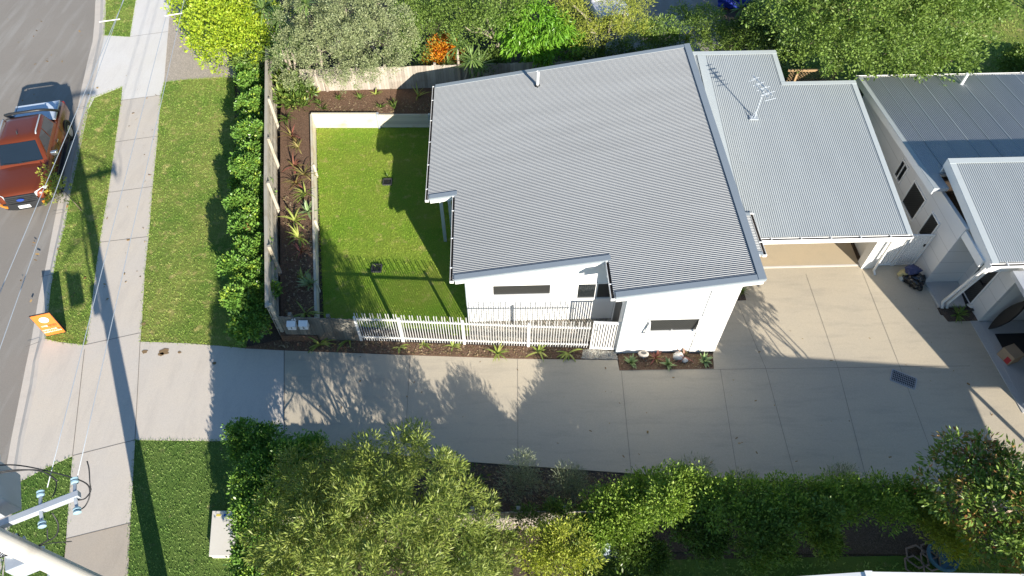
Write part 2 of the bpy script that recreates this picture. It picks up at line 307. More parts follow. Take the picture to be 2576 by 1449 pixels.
# kerb: concrete strip with a sloping face, from the gutter up to the verge
k = MB(); prof = lambda a, b: [(a[0],a[1],-.3),(a[0],a[1],-.108),(a[0]+(b[0]-a[0])*.45,a[1]+(b[1]-a[1])*.45,-.10),(a[0]+(b[0]-a[0])*.75,a[1]+(b[1]-a[1])*.75,-.01),(b[0],b[1],.006),(b[0],b[1],-.3)]
ring = [prof(a, b) for a, b in zip(kerb_out, kerb_in)]; vs_ = [p for r in ring for p in r]; fs_ = []
for i in range(len(ring)-1):
    for j in range(5): a = i*6+j; fs_.append((a, a+1, a+7, a+6))
k.add(vs_, fs_); struct('kerb', k, M['kerb'])
pathL = [(352,-80),(342,0),(327,93),(308,218),(305,253),(290,360),(273,483),(268,485),(258,566),(245,650),(233,750),(217,868),(213,900),(200,985),(183,1147),(173,1266),(163,1366),(158,1449),(145,1640)]
pathR = [(438,-80),(430,0),(423,80),(413,207),(405,240),(397,343),(383,483),(376,577),(365,683),(357,816),(353,860),(349,960),(344,1060),(340,1107),(335,1199),(328,1316),(322,1449),(310,1640)]
sl = lambda L, a, b: [p for p in L if a <= p[1] <= b]
def sheet(name, pts, m, z1=.0, z0=-.3): g = MB(); g.prism([(p[0],p[1]) for p in PL(pts)], z0, z1); return struct(name, g, m)
def cross(L, v):
    for a, b in zip(L, L[1:]):
        if a[1] <= v <= b[1]: t = (v-a[1])/(b[1]-a[1]); return (a[0]+(b[0]-a[0])*t, v)
# footpath in four pours
sheet('footpath', [(352,-80),(342,0),(327,93),(423,80),(430,0),(438,-80)], M['pathnew'], .012)
sheet('footpath', [(327,93),(308,218),(305,253),(405,240),(413,207),(423,80)], M['pathnew'], .0125)
sheet('footpath', [(305,253),(290,360),(273,483),(258,566),(245,650),(233,750),(217,868),(353,860),(357,816),(365,683),(376,577),(383,483),(397,343),(405,240)], M['path'], .012)
sheet('footpath', [(217,868),(213,900),(200,985),(183,1147),(340,1107),(344,1060),(349,960),(353,860)], M['path'], .0125)
sheet('footpath', [(183,1147),(173,1266),(167,1356),(328,1316),(335,1199),(340,1107)], M['path'], .012)
sheet('footpath', [(167,1356),(163,1400),(158,1449),(145,1640),(310,1640),(322,1449),(328,1316)], M['path_old'], .008)
# crossovers of the two drives and the drive apron
sheet('driveway_crossover', [(263,89),(327,93),(308,218),(238,246),(222,277),(238,217),(250,150)], M['pathnew'], .008)
sheet('driveway_crossover', [(115,853),(150,861),(217,868),(213,900),(200,985),(183,1147),(110,1180),(45,1215),(62,1099),(92,966),(99,900)], M['path'], .008)
sheet('driveway_apron', [(353,860),(470,864),(560,871),(620,877),(714,882),(714.5,1115),(560,1110),(340,1107),(344,1060),(349,960)], M['path'], .010)
# shared driveway: one long concrete sheet up to both garages
houseR = HW(6.79, 11.47); gate0 = HW(6.79, 14.85)
dpts = [tuple(P(716,882)), tuple(P(1000,893)), tuple(P(1300,903)), tuple(P(1553,906)), tuple(P(1558,932)), tuple(P(1796,928)), tuple(P(1793.5,893)), houseR,
        tuple(P(1851,757)), tuple(P(1877,756)), tuple(P(1868,724)), gate0, HW(13.05,14.85), HW(14.5,14.75), tuple(P(2325,712)), tuple(P(2366,793)), tuple(P(2443,798)), tuple(P(2470,800)), tuple(P(2576,990)), (16.6,5.5,0), (16.5,2,0), (15.2,2,0), (15,6.2,0), tuple(P(2300,1221)), tuple(P(2000,1212)), tuple(P(1575,1190)), tuple(P(1150,1160)), tuple(P(900,1133)), tuple(P(716,1115))]
g = MB(); g.prism([(p[0],p[1]) for p in dpts], -.3, .012); struct('driveway', g, M['drive'])
jt = MB()
def joint(a, b, w=.011, z=.0165):
    a, b = np.array(P(*a)), np.array(P(*b)); d = (b-a)/np.linalg.norm(b-a); n = np.array([-d[1], d[0], 0])*w/2
    jt.add([(*(p+s*n)[:2], z) for p, s in ((a,-1),(b,-1),(b,1),(a,1))], [(0,1,2,3)])
for a, b in [((1032,896),(1022,1068)),((1022,1068),(1016,1140)),((1302,904),(1303,1168)),((1563,934),(1588,1190)),((1812,930),(1856,1205)),((1926,927),(2003,1212)),((2027,690),(2108,927)),((2108,927),(2182,1217)),((2168,682),(2262,920)),((2262,920),(2364,1195)),((1558,933),(2440,921)),((1853,757),(1926,927)),((2364,1195),(2380,1222))]: joint(a, b)
for a, b in [((327,93),(423,80)),((305,253),(405,240)),((290,358),(397,343)),((273,485),(383,470)),((252,610),(372,596)),((215,868),(353,838)),((353,860),(340,1107)),((183,1147),(340,1107)),((167,1356),(328,1316)),((715,882),(715,1115)),((213,880),(183,1147)),((190,277),(222,272)),((132,540),(165,533)),((104,697),(132,690)),((66,873),(100,860))]: joint(a, b, .02)
struct('concrete_joints', jt, M['joint'])
rng = np.random.default_rng(3)
rs = MB()                                  # rusty spills on the apron
for u, v, r in [(365,885,.10),(414,886,.17),(406,892,.1),(452,887,.06),(540,915,.07),(362,815,.08)]:
    c = P(u, v); n = 14; rs.add([(c[0]+r*math.cos(2*math.pi*i/n)*rng.uniform(.6,1.2), c[1]+r*.8*math.sin(2*math.pi*i/n)*rng.uniform(.6,1.2), .0205) for i in range(n)], [tuple(range(n))])
struct('concrete_stains', rs, M['rust'])
# lawns
verge_top = [(267,-40),(267,0),(262,89),(327,93),(342,0),(346,-40)]
verge_mid = [(308,218),(230,247),(218,283),(207,333),(192,410),(177,490),(163,570),(143,643),(128,723),(115,853),(150,861),(217,868),(233,750),(245,650),(258,566),(273,483),(290,360),(305,253)]
verge_low = [(183,1147),(110,1180),(45,1216),(25,1319),(0,1449),(-30,1640),(145,1640),(158,1449),(163,1366),(173,1266)]
strip_up = [(413,207),(470,200),(568,194),(590,200),(590,500),(575,700),(600,820),(622,876),(560,870),(470,863),(353,860),(357,816),(365,683),(376,577),(383,483),(397,343),(405,240)]
strip_lo = [(340,1107),(560,1110),(640,1112),(640,1449),(660,1640),(310,1640),(322,1449),(328,1316),(335,1199)]
yard = [(796,323),(1090,319),(1112,319)]
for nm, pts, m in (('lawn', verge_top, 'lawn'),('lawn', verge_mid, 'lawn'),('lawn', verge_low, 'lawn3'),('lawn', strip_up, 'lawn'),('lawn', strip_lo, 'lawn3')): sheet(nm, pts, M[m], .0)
yardW = [HF(P(796,323)), (-1.0, HF(P(1085,318))[1], 0), (-1.0, 12.3, 0), HF(P(815,812))]
g = MB(HW); g.prism([(a,b) for a,b,_ in [(p[0],p[1],0) for p in yardW]], -.3, 0) if False else None
g = MB(); yw = [HW(*p[:2]) for p in yardW]; g.prism([(p[0],p[1]) for p in yw], -.3, 0); struct('lawn', g, M['lawn2'])
sheet('gravel_verge', [(423,80),(560,110),(600,195),(568,194),(470,200),(413,207)], M['dirt'], .004)
sheet('verge_dirt', [(438,-80),(430,0),(423,80),(560,110),(520,-80)], M['dirt'], .0)
g = MB(); g.prism([(11,26.2),(30,24.5),(34,40),(12,44)], -.3, -.005); struct('lawn', g, M['lawn'])          # neighbour lawn beyond the big tree
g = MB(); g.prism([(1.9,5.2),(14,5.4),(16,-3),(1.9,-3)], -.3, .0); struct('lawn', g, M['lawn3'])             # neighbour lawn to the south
g = MB(); g.prism([(4.2,27.2),(9.6,26.6),(11.6,40),(2.0,40)], -.3, .0); struct('neighbour_driveway', g, M['asphalt'])
# garden beds
def bed(name, pts, m, z, world=False): g = MB(); g.prism([(p[0],p[1]) for p in (pts if world else PL(pts))], -.3, z); return struct(name, g, m)
bed('garden_bed', [(612,876),(720,852),(912,857),(1170,868),(1480,877),(1470,904),(1300,902),(1000,892),(714,881)], M['soil'], .03)
bed('garden_bed', [(1555,884),(1793,892),(1796,927),(1558,931)], M['soil'], .0)
bed('garden_bed', [(1851,757),(1877,756),(1868,724),(1855,724)], M['soild'], .02)
bed('garden_bed', [HW(14.58,12.9)[:2], HW(15.62,12.9)[:2], HW(15.75,12.35)[:2], HW(14.72,12.35)[:2]], M['soild'], .03, True)
bed('garden_bed', [P(705,1116)[:2], P(900,1134)[:2], P(1150,1161)[:2], P(1575,1191)[:2], P(2000,1213)[:2], P(2300,1222)[:2], (15,6.1), (15,5.3), (-6.6,5.6)], M['soild'], -.012, True)
def npoly_inside(px, py, poly):
    ins = np.zeros(len(px), bool); n = len(poly)
    for i in range(n):
        x0, y0 = poly[i][:2]; x1, y1 = poly[(i+1) % n][:2]
        c = ((y0 > py) != (y1 > py)) & (px < (x1-x0)*(py-y0)/((y1-y0) if y1 != y0 else 1e-9)+x0); ins ^= c
    return ins
def scatter_in(poly, dens, rng):
    xs = [p[0] for p in poly]; ys = [p[1] for p in poly]; A = (max(xs)-min(xs))*(max(ys)-min(ys)); n = int(A*dens)
    px = rng.uniform(min(xs), max(xs), n); py = rng.uniform(min(ys), max(ys), n); k = npoly_inside(px, py, poly); return px[k], py[k]
def blades(name, poly, dens, hgt, wid, m, seed, z=0):
    r = np.random.default_rng(seed); px, py = scatter_in(poly, dens, r)
    for i in range(len(poly)):               # ragged edge: tufts straddling the outline
        x0, y0 = poly[i][:2]; x1, y1 = poly[(i+1) % len(poly)][:2]; L = math.hypot(x1-x0, y1-y0); k = int(L*dens*.16)
        if k and L < 40: t = r.random(k); o_ = r.normal(size=k)*.035; px = np.append(px, x0+(x1-x0)*t-(y1-y0)/L*o_); py = np.append(py, y0+(y1-y0)*t+(x1-x0)/L*o_)
    n = len(px); a = r.uniform(0, 2*math.pi, n); h = hgt*r.uniform(.45, 1.3, n); ww = wid*r.uniform(.6, 1.3, n)
    lean = r.uniform(.2, 1.3, n)*h; b = a+r.uniform(-.8, .8, n)+math.pi/2
    V = np.zeros((n, 3, 3)); V[:,0] = np.stack([px-np.cos(a)*ww/2, py-np.sin(a)*ww/2, np.full(n, z-.005)], 1); V[:,1] = np.stack([px+np.cos(a)*ww/2, py+np.sin(a)*ww/2, np.full(n, z-.005)], 1)
    V[:,2] = np.stack([px+np.cos(b)*lean, py+np.sin(b)*lean, z+h], 1)
    return tag(npmesh(name, V.reshape(-1,3), 3, m), None, None, None, 'stuff')
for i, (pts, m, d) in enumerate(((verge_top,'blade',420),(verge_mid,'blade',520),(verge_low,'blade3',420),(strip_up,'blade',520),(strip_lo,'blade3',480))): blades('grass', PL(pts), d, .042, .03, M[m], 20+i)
blades('grass', yw, 620, .034, .026, M['blade2'], 31)
blades('grass', [(2.2,5.0),(14,5.2),(15,2.4),(2.2,2.4)], 120, .08, .04, M['blade3'], 32)
blades('grass', [(13,26.2),(26,25),(27,34),(13,36)], 90, .08, .05, M['blade'], 33)
# ragged grass along the path and drive edges
er = np.random.default_rng(5)
def chips(name, poly, dens, size, m, seed, z, kind='stuff', flat=.5):
    r = np.random.default_rng(seed); px, py = scatter_in(poly, dens, r); n = len(px); V = np.zeros((n, 4, 3)); a = r.uniform(0, 6.28, n); L = size*r.uniform(.5, 1.5, n); W = L*r.uniform(.25, .6, n); t = r.uniform(-flat, flat, (n, 2))
    for k, (i, j) in enumerate(((-1,-1),(1,-1),(1,1),(-1,1))):
        x = i*L/2; y = j*W/2; V[:,k] = np.stack([px+np.cos(a)*x-np.sin(a)*y, py+np.sin(a)*x+np.cos(a)*y, z+.012+x*t[:,0]+y*t[:,1]], 1)
    return tag(npmesh(name, V.reshape(-1,3), 4, m), None, None, None, kind)
M['chip'] = leafmat('bark_chips', [(.08,.05,.035),(.16,.10,.07),(.24,.16,.11),(.33,.25,.18)], 0, .9)
M['pebble'] = leafmat('pale_pebbles', [(.30,.29,.27),(.48,.46,.43),(.66,.64,.60),(.24,.23,.22)], 0, .8)
M['dleaf'] = leafmat('dry_leaves', [(.18,.08,.04),(.30,.16,.07),(.36,.24,.12),(.12,.06,.035)], .1, .7)
chips('mulch', PL([(640,876),(720,854),(912,859),(1170,869),(1478,878),(1468,903),(1300,901),(1000,891),(714,880)]), 330, .05, M['chip'], 41, .03)
chips('mulch', PL([(1557,887),(1791,894),(1794,925),(1560,929)]), 330, .05, M['chip'], 42, .0)
chips('mulch', PL([(1152,1163),(1575,1193),(2000,1215),(2000,1250),(1300,1290)]), 240, .05, M['chip'], 43, -.012)
chips('dry_leaves', [(-16.8,13.0),(-12.3,13.2),(-16,27),(-19,27)], 1.6, .07, M['dleaf'], 44, .02)
chips('dry_leaves', [(-24,14),(-19.5,16),(-20.5,31),(-26,31)], 1.0, .08, M['dleaf'], 45, -.12)
chips('dry_leaves', [(-7,8.4),(15,6.8),(14,14),(7,12.5),(-7,11.5)], .5, .06, M['dleaf'], 46, .014)
# pale pebbles at the gate, grey gravel between the fence and the house
gp = PL([(1468,879),(1548,886),(1554,905),(1462,903)]); g = MB(); g.prism([(p[0],p[1]) for p in gp], -.3, .034); struct('pebble_path', g, M['dirt'])
chips('pebbles', gp, 1500, .035, M['pebble'], 47, .034)
gy = [HW(x, y)[:2] for x, y in ((-1.0,12.82),(3.64,12.82),(3.64,11.95),(-1.0,12.1))]; g = MB(); g.prism(gy, -.3, .004); struct('gravel_strip', g, M['dirt'])
M['pebgrey'] = leafmat('grey_pebbles', [(.16,.16,.15),(.30,.29,.28),(.46,.45,.43),(.10,.10,.09)], 0, .8)
chips('pebbles', gy, 900, .04, M['pebgrey'], 48, .004)
# raised beds behind the retaining wall: west bed and north bed
NW = HF(P(796,322)); wz = (.40, .66)
wb = MB(); c0 = PL([(724,796)],.4)[0]; c1 = PL([(712,300)],.5)[0]; c2 = PL([(700,168)],.6)[0]
rw_s = P(816,800); rw_n = P(796,322)
def sheet3(name, pts, m):
    g = MB(); g.slab(pts, .7); return struct(name, g, m)
sheet3('garden_bed', [(c0[0]-.1,12.0,.36),(rw_s[0],12.0,.34),(rw_n[0]-.06,rw_n[1]+.05,.62),(rw_n[0]-.06,24.3,.66),(c2[0]+.15,27,.68),(c1[0]-.1,22.6,.6)], M['soil'])
sheet3('garden_bed', [(rw_n[0]-.07,rw_n[1]+.06,.625),(3.2,rw_n[1]+.25,.6),(3.2,24.6,.66),(rw_n[0]-.07,24.3,.665)], M['soil'])
chips('mulch', [(c0[0],12.4),(rw_s[0]-.1,12.4),(rw_n[0]-.2,22.6),(-8.4,24),(-9.4,24),(c1[0],22.6)], 160, .06, M['chip'], 49, .5)
chips('mulch', [(-8.1,22.75),(-2.2,22.85),(-2.2,23.95),(-8.1,24)], 200, .06, M['chip'], 50, .63)
# timber retaining wall: north run in two steps and west run, pale sleepers between steel posts
rt = thing('retaining_wall', 'cream timber sleeper retaining wall round the back lawn with grey steel posts', 'retaining wall', (rw_n[0], rw_n[1], 0))
a = MB(); xe = -1.1
for k_ in range(4): a.bb(rw_n[0]-.06, rw_n[0]+2.6, rw_n[1]-.005*k_, rw_n[1]+.075, k_*.187+.002, k_*.187+.18)
for k_ in range(4): a.bb(rw_n[0]+2.68, xe, rw_n[1]+.03-.004*k_, rw_n[1]+.10, k_*.165+.002, k_*.165+.16)
build('sleepers', a, M['sleeper'], rt, bevel=.006)
a = MB()
hN, hS = .73, .38
for k_ in range(4):
    zs0, zs1, zn0, zn1 = hS*k_/4+.002, hS*(k_+1)/4-.006, hN*k_/4+.002, hN*(k_+1)/4-.006; x0s, x0n = rw_s[0]-.005*k_, rw_n[0]-.062-.005*k_+.055
    ys, yn = 12.15, rw_n[1]-.01
    a.add([(x0s,ys,zs0),(x0s-.08,ys,zs0),(x0n-.08,yn,zn0),(x0n,yn,zn0),(x0s,ys,zs1),(x0s-.08,ys,zs1),(x0n-.08,yn,zn1),(x0n,yn,zn1)], [(0,1,2,3),(7,6,5,4),(0,3,7,4),(1,5,6,2),(0,4,5,1),(3,2,6,7)])
build('sleepers', a, M['sleeper'], rt, bevel=.006)
for x in (rw_n[0]+2.64, rw_n[0]+4.75):
    a = MB(); a.bb(x-.04, x+.04, rw_n[1]-.05, rw_n[1]+.09, 0, .74 if x < -5 else .69); build('post', a, M['galv'], rt)
for t_ in (.18,.45,.72):
    x = rw_s[0]+(rw_n[0]-rw_s[0])*t_+.02; y = 12.15+(rw_n[1]-12.15)*t_; a = MB(); a.bb(x-.05, x+.02, y-.035, y+.035, 0, hS+(hN-hS)*t_+.01); build('post', a, M['sleeper'], rt)
# ------------------------------------------------------------------ house 1
HO = HW(3, 16)
hs = thing('house', 'white single storey house under a big pale grey corrugated skillion roof', 'house', HO)
RZ0, RS, RX0 = 2.20, .1677, -2.3663
X1, X2, X3, XR = -2.3663, -1.4462, 3.1584, 7.2918; YT, YN1, YN2, YF = 22.4849, 16.2695, 12.6845, 11.3135
def rz(x): return RZ0+RS*(x-RX0)
def corrugated(mb, x0, x1, y0, y1, zf, pitch=.0684, amp=.018, along='x', seg=8, ends=None):
    """wavy sheet; ribs run along x (or y); zf gives the plane"""
    if along == 'x':
        n = int((y1-y0)/pitch*seg); ys = [y0+(y1-y0)*i/n for i in range(n+1)]; xs = [x0, (x0+x1)/2, x1]
        vs = [(x, y, zf(x, y)+amp*math.cos(2*math.pi*y/pitch)) for y in ys for x in xs]; m = 3
    else:
        n = int((x1-x0)/pitch*seg); xs = [x0+(x1-x0)*i/n for i in range(n+1)]; ys = [y0, (y0+y1)/2, y1]
        vs = [(x, y, zf(x, y)+amp*math.cos(2*math.pi*x/pitch)) for x in xs for y in ys][:]; m = 3
    fs = []
    for i in range(n):
        for j in range(m-1): a = i*m+j; q = (a, a+1, a+m+1, a+m); fs.append(q if along == 'x' else q[::-1])
    mb.add(vs, fs)
r = MB(HW); zf = lambda x, y: rz(x)+.03
corrugated(r, X3+.05, XR-.03, YF+.1, YN2+.02, zf); corrugated(r, X2+.05, XR-.03, YN2+.02, YN1+.02, zf); corrugated(r, X1+.05, XR-.03, YN1+.02, YT-.08, zf)
build('roof', r, M['roof'], hs, smooth=True)
# deck under the sheets (gives the roof its body and shade)
d = MB(HW)
for x0, x1, y0, y1 in ((X3+.14,XR-.05,YF+.06,YN2),(X2+.14,XR-.05,YN2,YN1),(X1+.14,XR-.05,YN1,YT-.06)):
    d.add([(x0,y0,rz(x0)-.16),(x1,y0,rz(x1)-.16),(x1,y1,rz(x1)-.16),(x0,y1,rz(x0)-.16),(x0,y0,rz(x0)-.0),(x1,y0,rz(x1)-.0),(x1,y1,rz(x1)-.0),(x0,y1,rz(x0)-.0)],[(3,2,1,0),(4,5,6,7),(0,1,5,4),(1,2,6,5),(2,3,7,6),(3,0,4,7)])
build('soffit', d, M['white'], hs)
def bar_x(mb, x0, x1, y0, y1, zo0, zo1):   # bar following the roof slope
    mb.add([(x0,y0,rz(x0)+zo0),(x1,y0,rz(x1)+zo0),(x1,y1,rz(x1)+zo0),(x0,y1,rz(x0)+zo0),(x0,y0,rz(x0)+zo1),(x1,y0,rz(x1)+zo1),(x1,y1,rz(x1)+zo1),(x0,y1,rz(x0)+zo1)],[(3,2,1,0),(4,5,6,7),(0,1,5,4),(1,2,6,5),(2,3,7,6),(3,0,4,7)])
for x0, x1, y, s in ((X3+.1,XR,YF,1),(X2+.1,X3+.12,YN2,1),(X1+.1,X2+.12,YN1,1),(X1+.08,XR,YT,-1)):
    f_ = MB(HW); bar_x(f_, x0, x1, y, y+.19*s, .052, .062); bar_x(f_, x0, x1, y-.006*s, y+.012*s, -.03, .046); build('barge_flashing', f_, M['flash'], hs)
    f_ = MB(HW); bar_x(f_, x0+.02, x1-.02, y+.02*s, y+.05*s, -.19, .03); build('fascia', f_, M['white'], hs)
f_ = MB(HW); bar_x(f_, XR-.20, XR+.004, YF-.003, YT+.003, .063, .072); bar_x(f_, XR-.01, XR+.009, YF+.001, YT-.001, -.06, .058); build('barge_flashing', f_, M['flash'], hs)
f_ = MB(HW); bar_x(f_, XR-.05, XR-.015, YF+.06, YT-.06, -.24, .03); build('fascia', f_, M['white'], hs)
def gutter(x, y0, y1, par, zt, name='gutter', axis='y', strap=1.2):
    g = MB(HW); w_ = .115; h = .095
    if axis == 'y':
        g.bb(x-w_, x-w_+.012, y0, y1, zt-h, zt); g.bb(x-.012, x, y0, y1, zt-h, zt-.01); g.bb(x-w_+.012, x-.012, y0, y1, zt-h, zt-h+.012); g.bb(x-w_-.004, x+.003, y0-.015, y0, zt-h-.004, zt+.004); g.bb(x-w_-.004, x+.003, y1, y1+.015, zt-h-.004, zt+.004)
    else:
        g.bb(y0, y1, x-w_, x-w_+.012, zt-h, zt); g.bb(y0, y1, x-.012, x, zt-h, zt-.01); g.bb(y0, y1, x-w_+.012, x-.012, zt-h, zt-h+.012); g.bb(y0-.015, y0, x-w_-.004, x+.003, zt-h-.004, zt+.004); g.bb(y1, y1+.015, x-w_-.004, x+.003, zt-h-.004, zt+.004)
    yy = y0+.5
    while yy < y1:
        if axis == 'y': g.bb(x-w_-.006, x+.03, yy, yy+.03, zt-.012, zt+.007)
        else: g.bb(yy, yy+.03, x-w_-.006, x+.03, zt-.012, zt+.007)
        yy += strap
    o = build(name, g, M['white'], par); l = MB(HW)
    if axis == 'y': l.bb(x-w_+.013, x-.013, y0+.01, y1-.01, zt-h+.013, zt-.045)
    else: l.bb(y0+.01, y1-.01, x-w_+.013, x-.013, zt-h+.013, zt-.045)
    build('gutter_litter', l, M['guttin'], o)
    return o
for x, y0, y1 in ((X1+.08,YN1+.0,YT-.05),(X2+.08,YN2+.0,YN1-.02),(X3+.08,YF+.0,YN2-.02)): gutter(x, y0, y1, hs, rz(x)+.01)
# walls
WX, WXR, WF, WN = -1.02, 6.76, 11.47, 12.83
wl = MB(HW); top = lambda x: rz(x)-.17
def wall_y(mb, x0, x1, y, t=.12, z0=0): mb.add([(x0,y,z0),(x1,y,z0),(x1,y+t,z0),(x0,y+t,z0),(x0,y,top(x0)),(x1,y,top(x1)),(x1,y+t,top(x1)),(x0,y+t,top(x0))],[(3,2,1,0),(4,5,6,7),(0,1,5,4),(1,2,6,5),(2,3,7,6),(3,0,4,7)])
def wall_x(mb, x, y0, y1, t=.12): mb.bb(x, x+t, y0, y1, 0, top(x)-.002)
wall_y(wl, 3.66, WXR-.001, WF); build('wall', wl, M['render'], hs)
wl = MB(HW); wall_y(wl, WX, 3.655, WN); build('wall', wl, M['render'], hs)
wl = MB(HW); wall_x(wl, 3.662, WF+.121, WN-.001); wall_x(wl, WX+.001, WN+.121, 21.7); wall_x(wl, WXR-.12, WF+.121, 21.7); wall_y(wl, WX+.122, WXR-.122, 21.6); build('wall', wl, M['board'], hs)
st = MB(HW); st.add([(5.98,WF-.035,0),(WXR+.035,WF-.035,0),(WXR+.035,WF+.13,0),(5.98,WF-.002,0),(5.98,WF-.035,top(5.98)-.02),(WXR+.035,WF-.035,top(WXR)-.02),(WXR+.035,WF+.13,top(WXR)-.02),(5.98,WF-.002,top(5.98)-.02)],[(3,2,1,0),(4,5,6,7),(0,1,5,4),(1,2,6,5),(2,3,7,6),(3,0,4,7)])
build('stone_cladding', st, M['stone'], hs)
for q_ in ((WX-.03, WX-.002, WN-.03, WN+.09, 0, top(WX)-.1), (3.632, 3.66, WF-.012, WF+.06, 0, top(3.66)-.05)): tr = MB(HW); tr.bb(*q_); build('corner_trim', tr, M['flash'], hs)
def window_y(x0, x1, z0, z1, y, par, pane='glass', xf=HW, fw=.05, name='window', mull=None, cf='white'):
    f_ = MB(xf); t = .035
    f_.bb(x0-fw, x1+fw, y-t, y-.002, z1, z1+fw); f_.bb(x0-fw, x1+fw, y-t-.02, y-.002, z0-fw, z0); f_.bb(x0-fw, x0, y-t, y-.002, z0, z1); f_.bb(x1, x1+fw, y-t, y-.002, z0, z1)
    if mull: f_.bb(mull-.025, mull+.025, y-t, y-.002, z0, z1)
    o = build(name, f_, M[cf], par); p = MB(xf)
    if mull: p.bb(x0, mull-.025, y-.012, y-.003, z0, z1); p.bb(mull+.025, x1, y-.012, y-.003, z0, z1)
    else: p.bb(x0, x1, y-.012, y-.003, z0, z1)
    build('pane' if pane == 'glass' else 'security_screen', p, M[pane], o); return o
window_y(-.19, 1.57, 1.47, 1.93, WN, hs, 'screen')
window_y(2.44, 2.98, 1.20, 1.91, WN, hs, 'glass'); window_y(3.05, 3.5, 1.20, 1.91, WN, hs, 'screen')
wo = window_y(4.45, 5.93, 1.27, 1.86, WF, hs, 'screen')
s_ = MB(HW)                                # awning sash pushed open
o0, o1 = (WF-.04, 1.80), (WF-.30, 1.27)
for x in (4.45, 5.93): s_.beam((x,*o0), (x,*o1), .045, .035)
s_.beam((4.45,*o1), (5.93,*o1), .04, .05); s_.beam((5.19,WF-.02,1.34), (5.19,*o1), .015, .015); build('open_sash', s_, M['white'], wo)
# side entry of the front block, small and dark
dr = MB(HW); dr.bb(3.645, 3.66, 11.95, 12.6, .12, 2.0); do = build('side_door', dr, M['screen'], hs)
# patio posts under the back corner
for x, y in ((-1.90,16.42),(-1.60,16.30)): p = MB(HW); p.bb(x-.055, x+.055, y-.055, y+.055, 0, rz(x)-.16); build('patio_post', p, M['flashpale'], hs)
# vent pipe
def roofpt(u, v):
    d = ray(u, v); o = np.array([0,0,CAM_H]); lo, hi = 5, 60
    for _ in range(60):
        t = (lo+hi)/2; q = o+d*t; h = HF(q); lo, hi = (t, hi) if q[2] > rz(h[0])+.03 else (lo, t)
    return HF(q)
vp = roofpt(1352, 216); p = MB(HW); p.lathe([(.055,0),(.055,.62),(.048,.62),(.048,.5)], (vp[0],vp[1],vp[2]), 14); po = build('vent_pipe', p, M['pvc'], hs, smooth=40)
p = MB(HW); p.lathe([(.11,-.01),(.10,.02),(.065,.06)], (vp[0],vp[1],vp[2]), 14); build('pipe_boot', p, M['black'], po, smooth=40)
# ---- garage wing: lower roof falling towards the drive
gz = lambda x, y: 2.35+.151*(y-14.1)
GX0, GXR, GXN, GY0, GYN, GYT = 6.95, 13.12, 10.55, 14.1, 20.7, 22.3
r = MB(HW); corrugated(r, GX0+.9, GXR-.1, GY0+.03, GYN-.08, lambda x, y: gz(x,y)+.03, .0672, .0135, 'y'); corrugated(r, GX0+.9, GXN-.1, GYN-.08, GYT-.12, lambda x, y: gz(x,y)+.03, .0672, .0135, 'y')
corrugated(r, 6.9, 7.55, GY0+3, GYT-.12, lambda x, y: gz(x,y)+.03, .0672, .0135, 'y')
build('garage_roof', r, M['roofg'], hs, smooth=True)
d = MB(HW)
for x0, x1, y0, y1 in ((GX0,GXR-.03,GY0+.12,GYN),(GX0,GXN-.03,GYN,GYT-.03)):
    d.add([(x0,y0,gz(0,y0)-.14),(x1,y0,gz(0,y0)-.14),(x1,y1,gz(0,y1)-.14),(x0,y1,gz(0,y1)-.14),(x0,y0,gz(0,y0)+.005),(x1,y0,gz(0,y0)+.005),(x1,y1,gz(0,y1)+.005),(x0,y1,gz(0,y1)+.005)],[(3,2,1,0),(4,5,6,7),(0,1,5,4),(1,2,6,5),(2,3,7,6),(3,0,4,7)])
build('garage_ceiling', d, M['white'], hs)
def bar_y(mb, x0, x1, y0, y1, a, b, g_=gz):
    mb.add([(x0,y0,g_(0,y0)+a),(x1,y0,g_(0,y0)+a),(x1,y1,g_(0,y1)+a),(x0,y1,g_(0,y1)+a),(x0,y0,g_(0,y0)+b),(x1,y0,g_(0,y0)+b),(x1,y1,g_(0,y1)+b),(x0,y1,g_(0,y1)+b)],[(3,2,1,0),(4,5,6,7),(0,1,5,4),(1,2,6,5),(2,3,7,6),(3,0,4,7)])
f_ = MB(HW); bar_y(f_, GXR-.17, GXR, GY0, GYN, .040, .050); bar_y(f_, GXN-.17, GXN, GYN, GYT, .040, .050); bar_y(f_, GXN-.17, GXR+.004, GYN-.16, GYN+.004, .051, .06); bar_y(f_, GX0, GXN+.004, GYT-.18, GYT+.004, .051, .06)
build('barge_flashing', f_, M['flashpale'], hs)
f_ = MB(HW); bar_y(f_, GXR-.03, GXR-.006, GY0, GYN, -.2, .038); bar_y(f_, GXN-.03, GXN-.006, GYN, GYT, -.2, .038); bar_y(f_, GXN, GXR-.03, GYN-.03, GYN-.006, -.2, .038); bar_y(f_, GX0, GXN-.03, GYT-.03, GYT-.006, -.2, .038); build('fascia', f_, M['white'], hs)
f_ = MB(HW); bar_y(f_, 7.56, GX0+.93, GY0+.9, GYT-.19, .044, .052); bar_y(f_, 7.56, 7.59, GY0+3, GYT-.19, .052, .075); build('apron_flashing', f_, M['flashpale'], hs)
gutter(GY0+.03, 8.1, GXR, hs, 2.35+.01, axis='x', strap=.95)
f_ = MB(HW); f_.bb(GX0+.1, GXR-.05, GY0+.05, GY0+.11, 2.02, 2.33); build('fascia', f_, M['white'], hs)
w_ = MB(HW); w_.bb(12.62, 13.02, 14.66, 14.98, 0, 2.30); w_.bb(12.80, 12.92, 14.981, 20.5, 0, 2.42); w_.bb(WXR+.01, 12.80, 20.42, 20.54, 0, 3.2); build('garage_wall', w_, M['white'], hs)
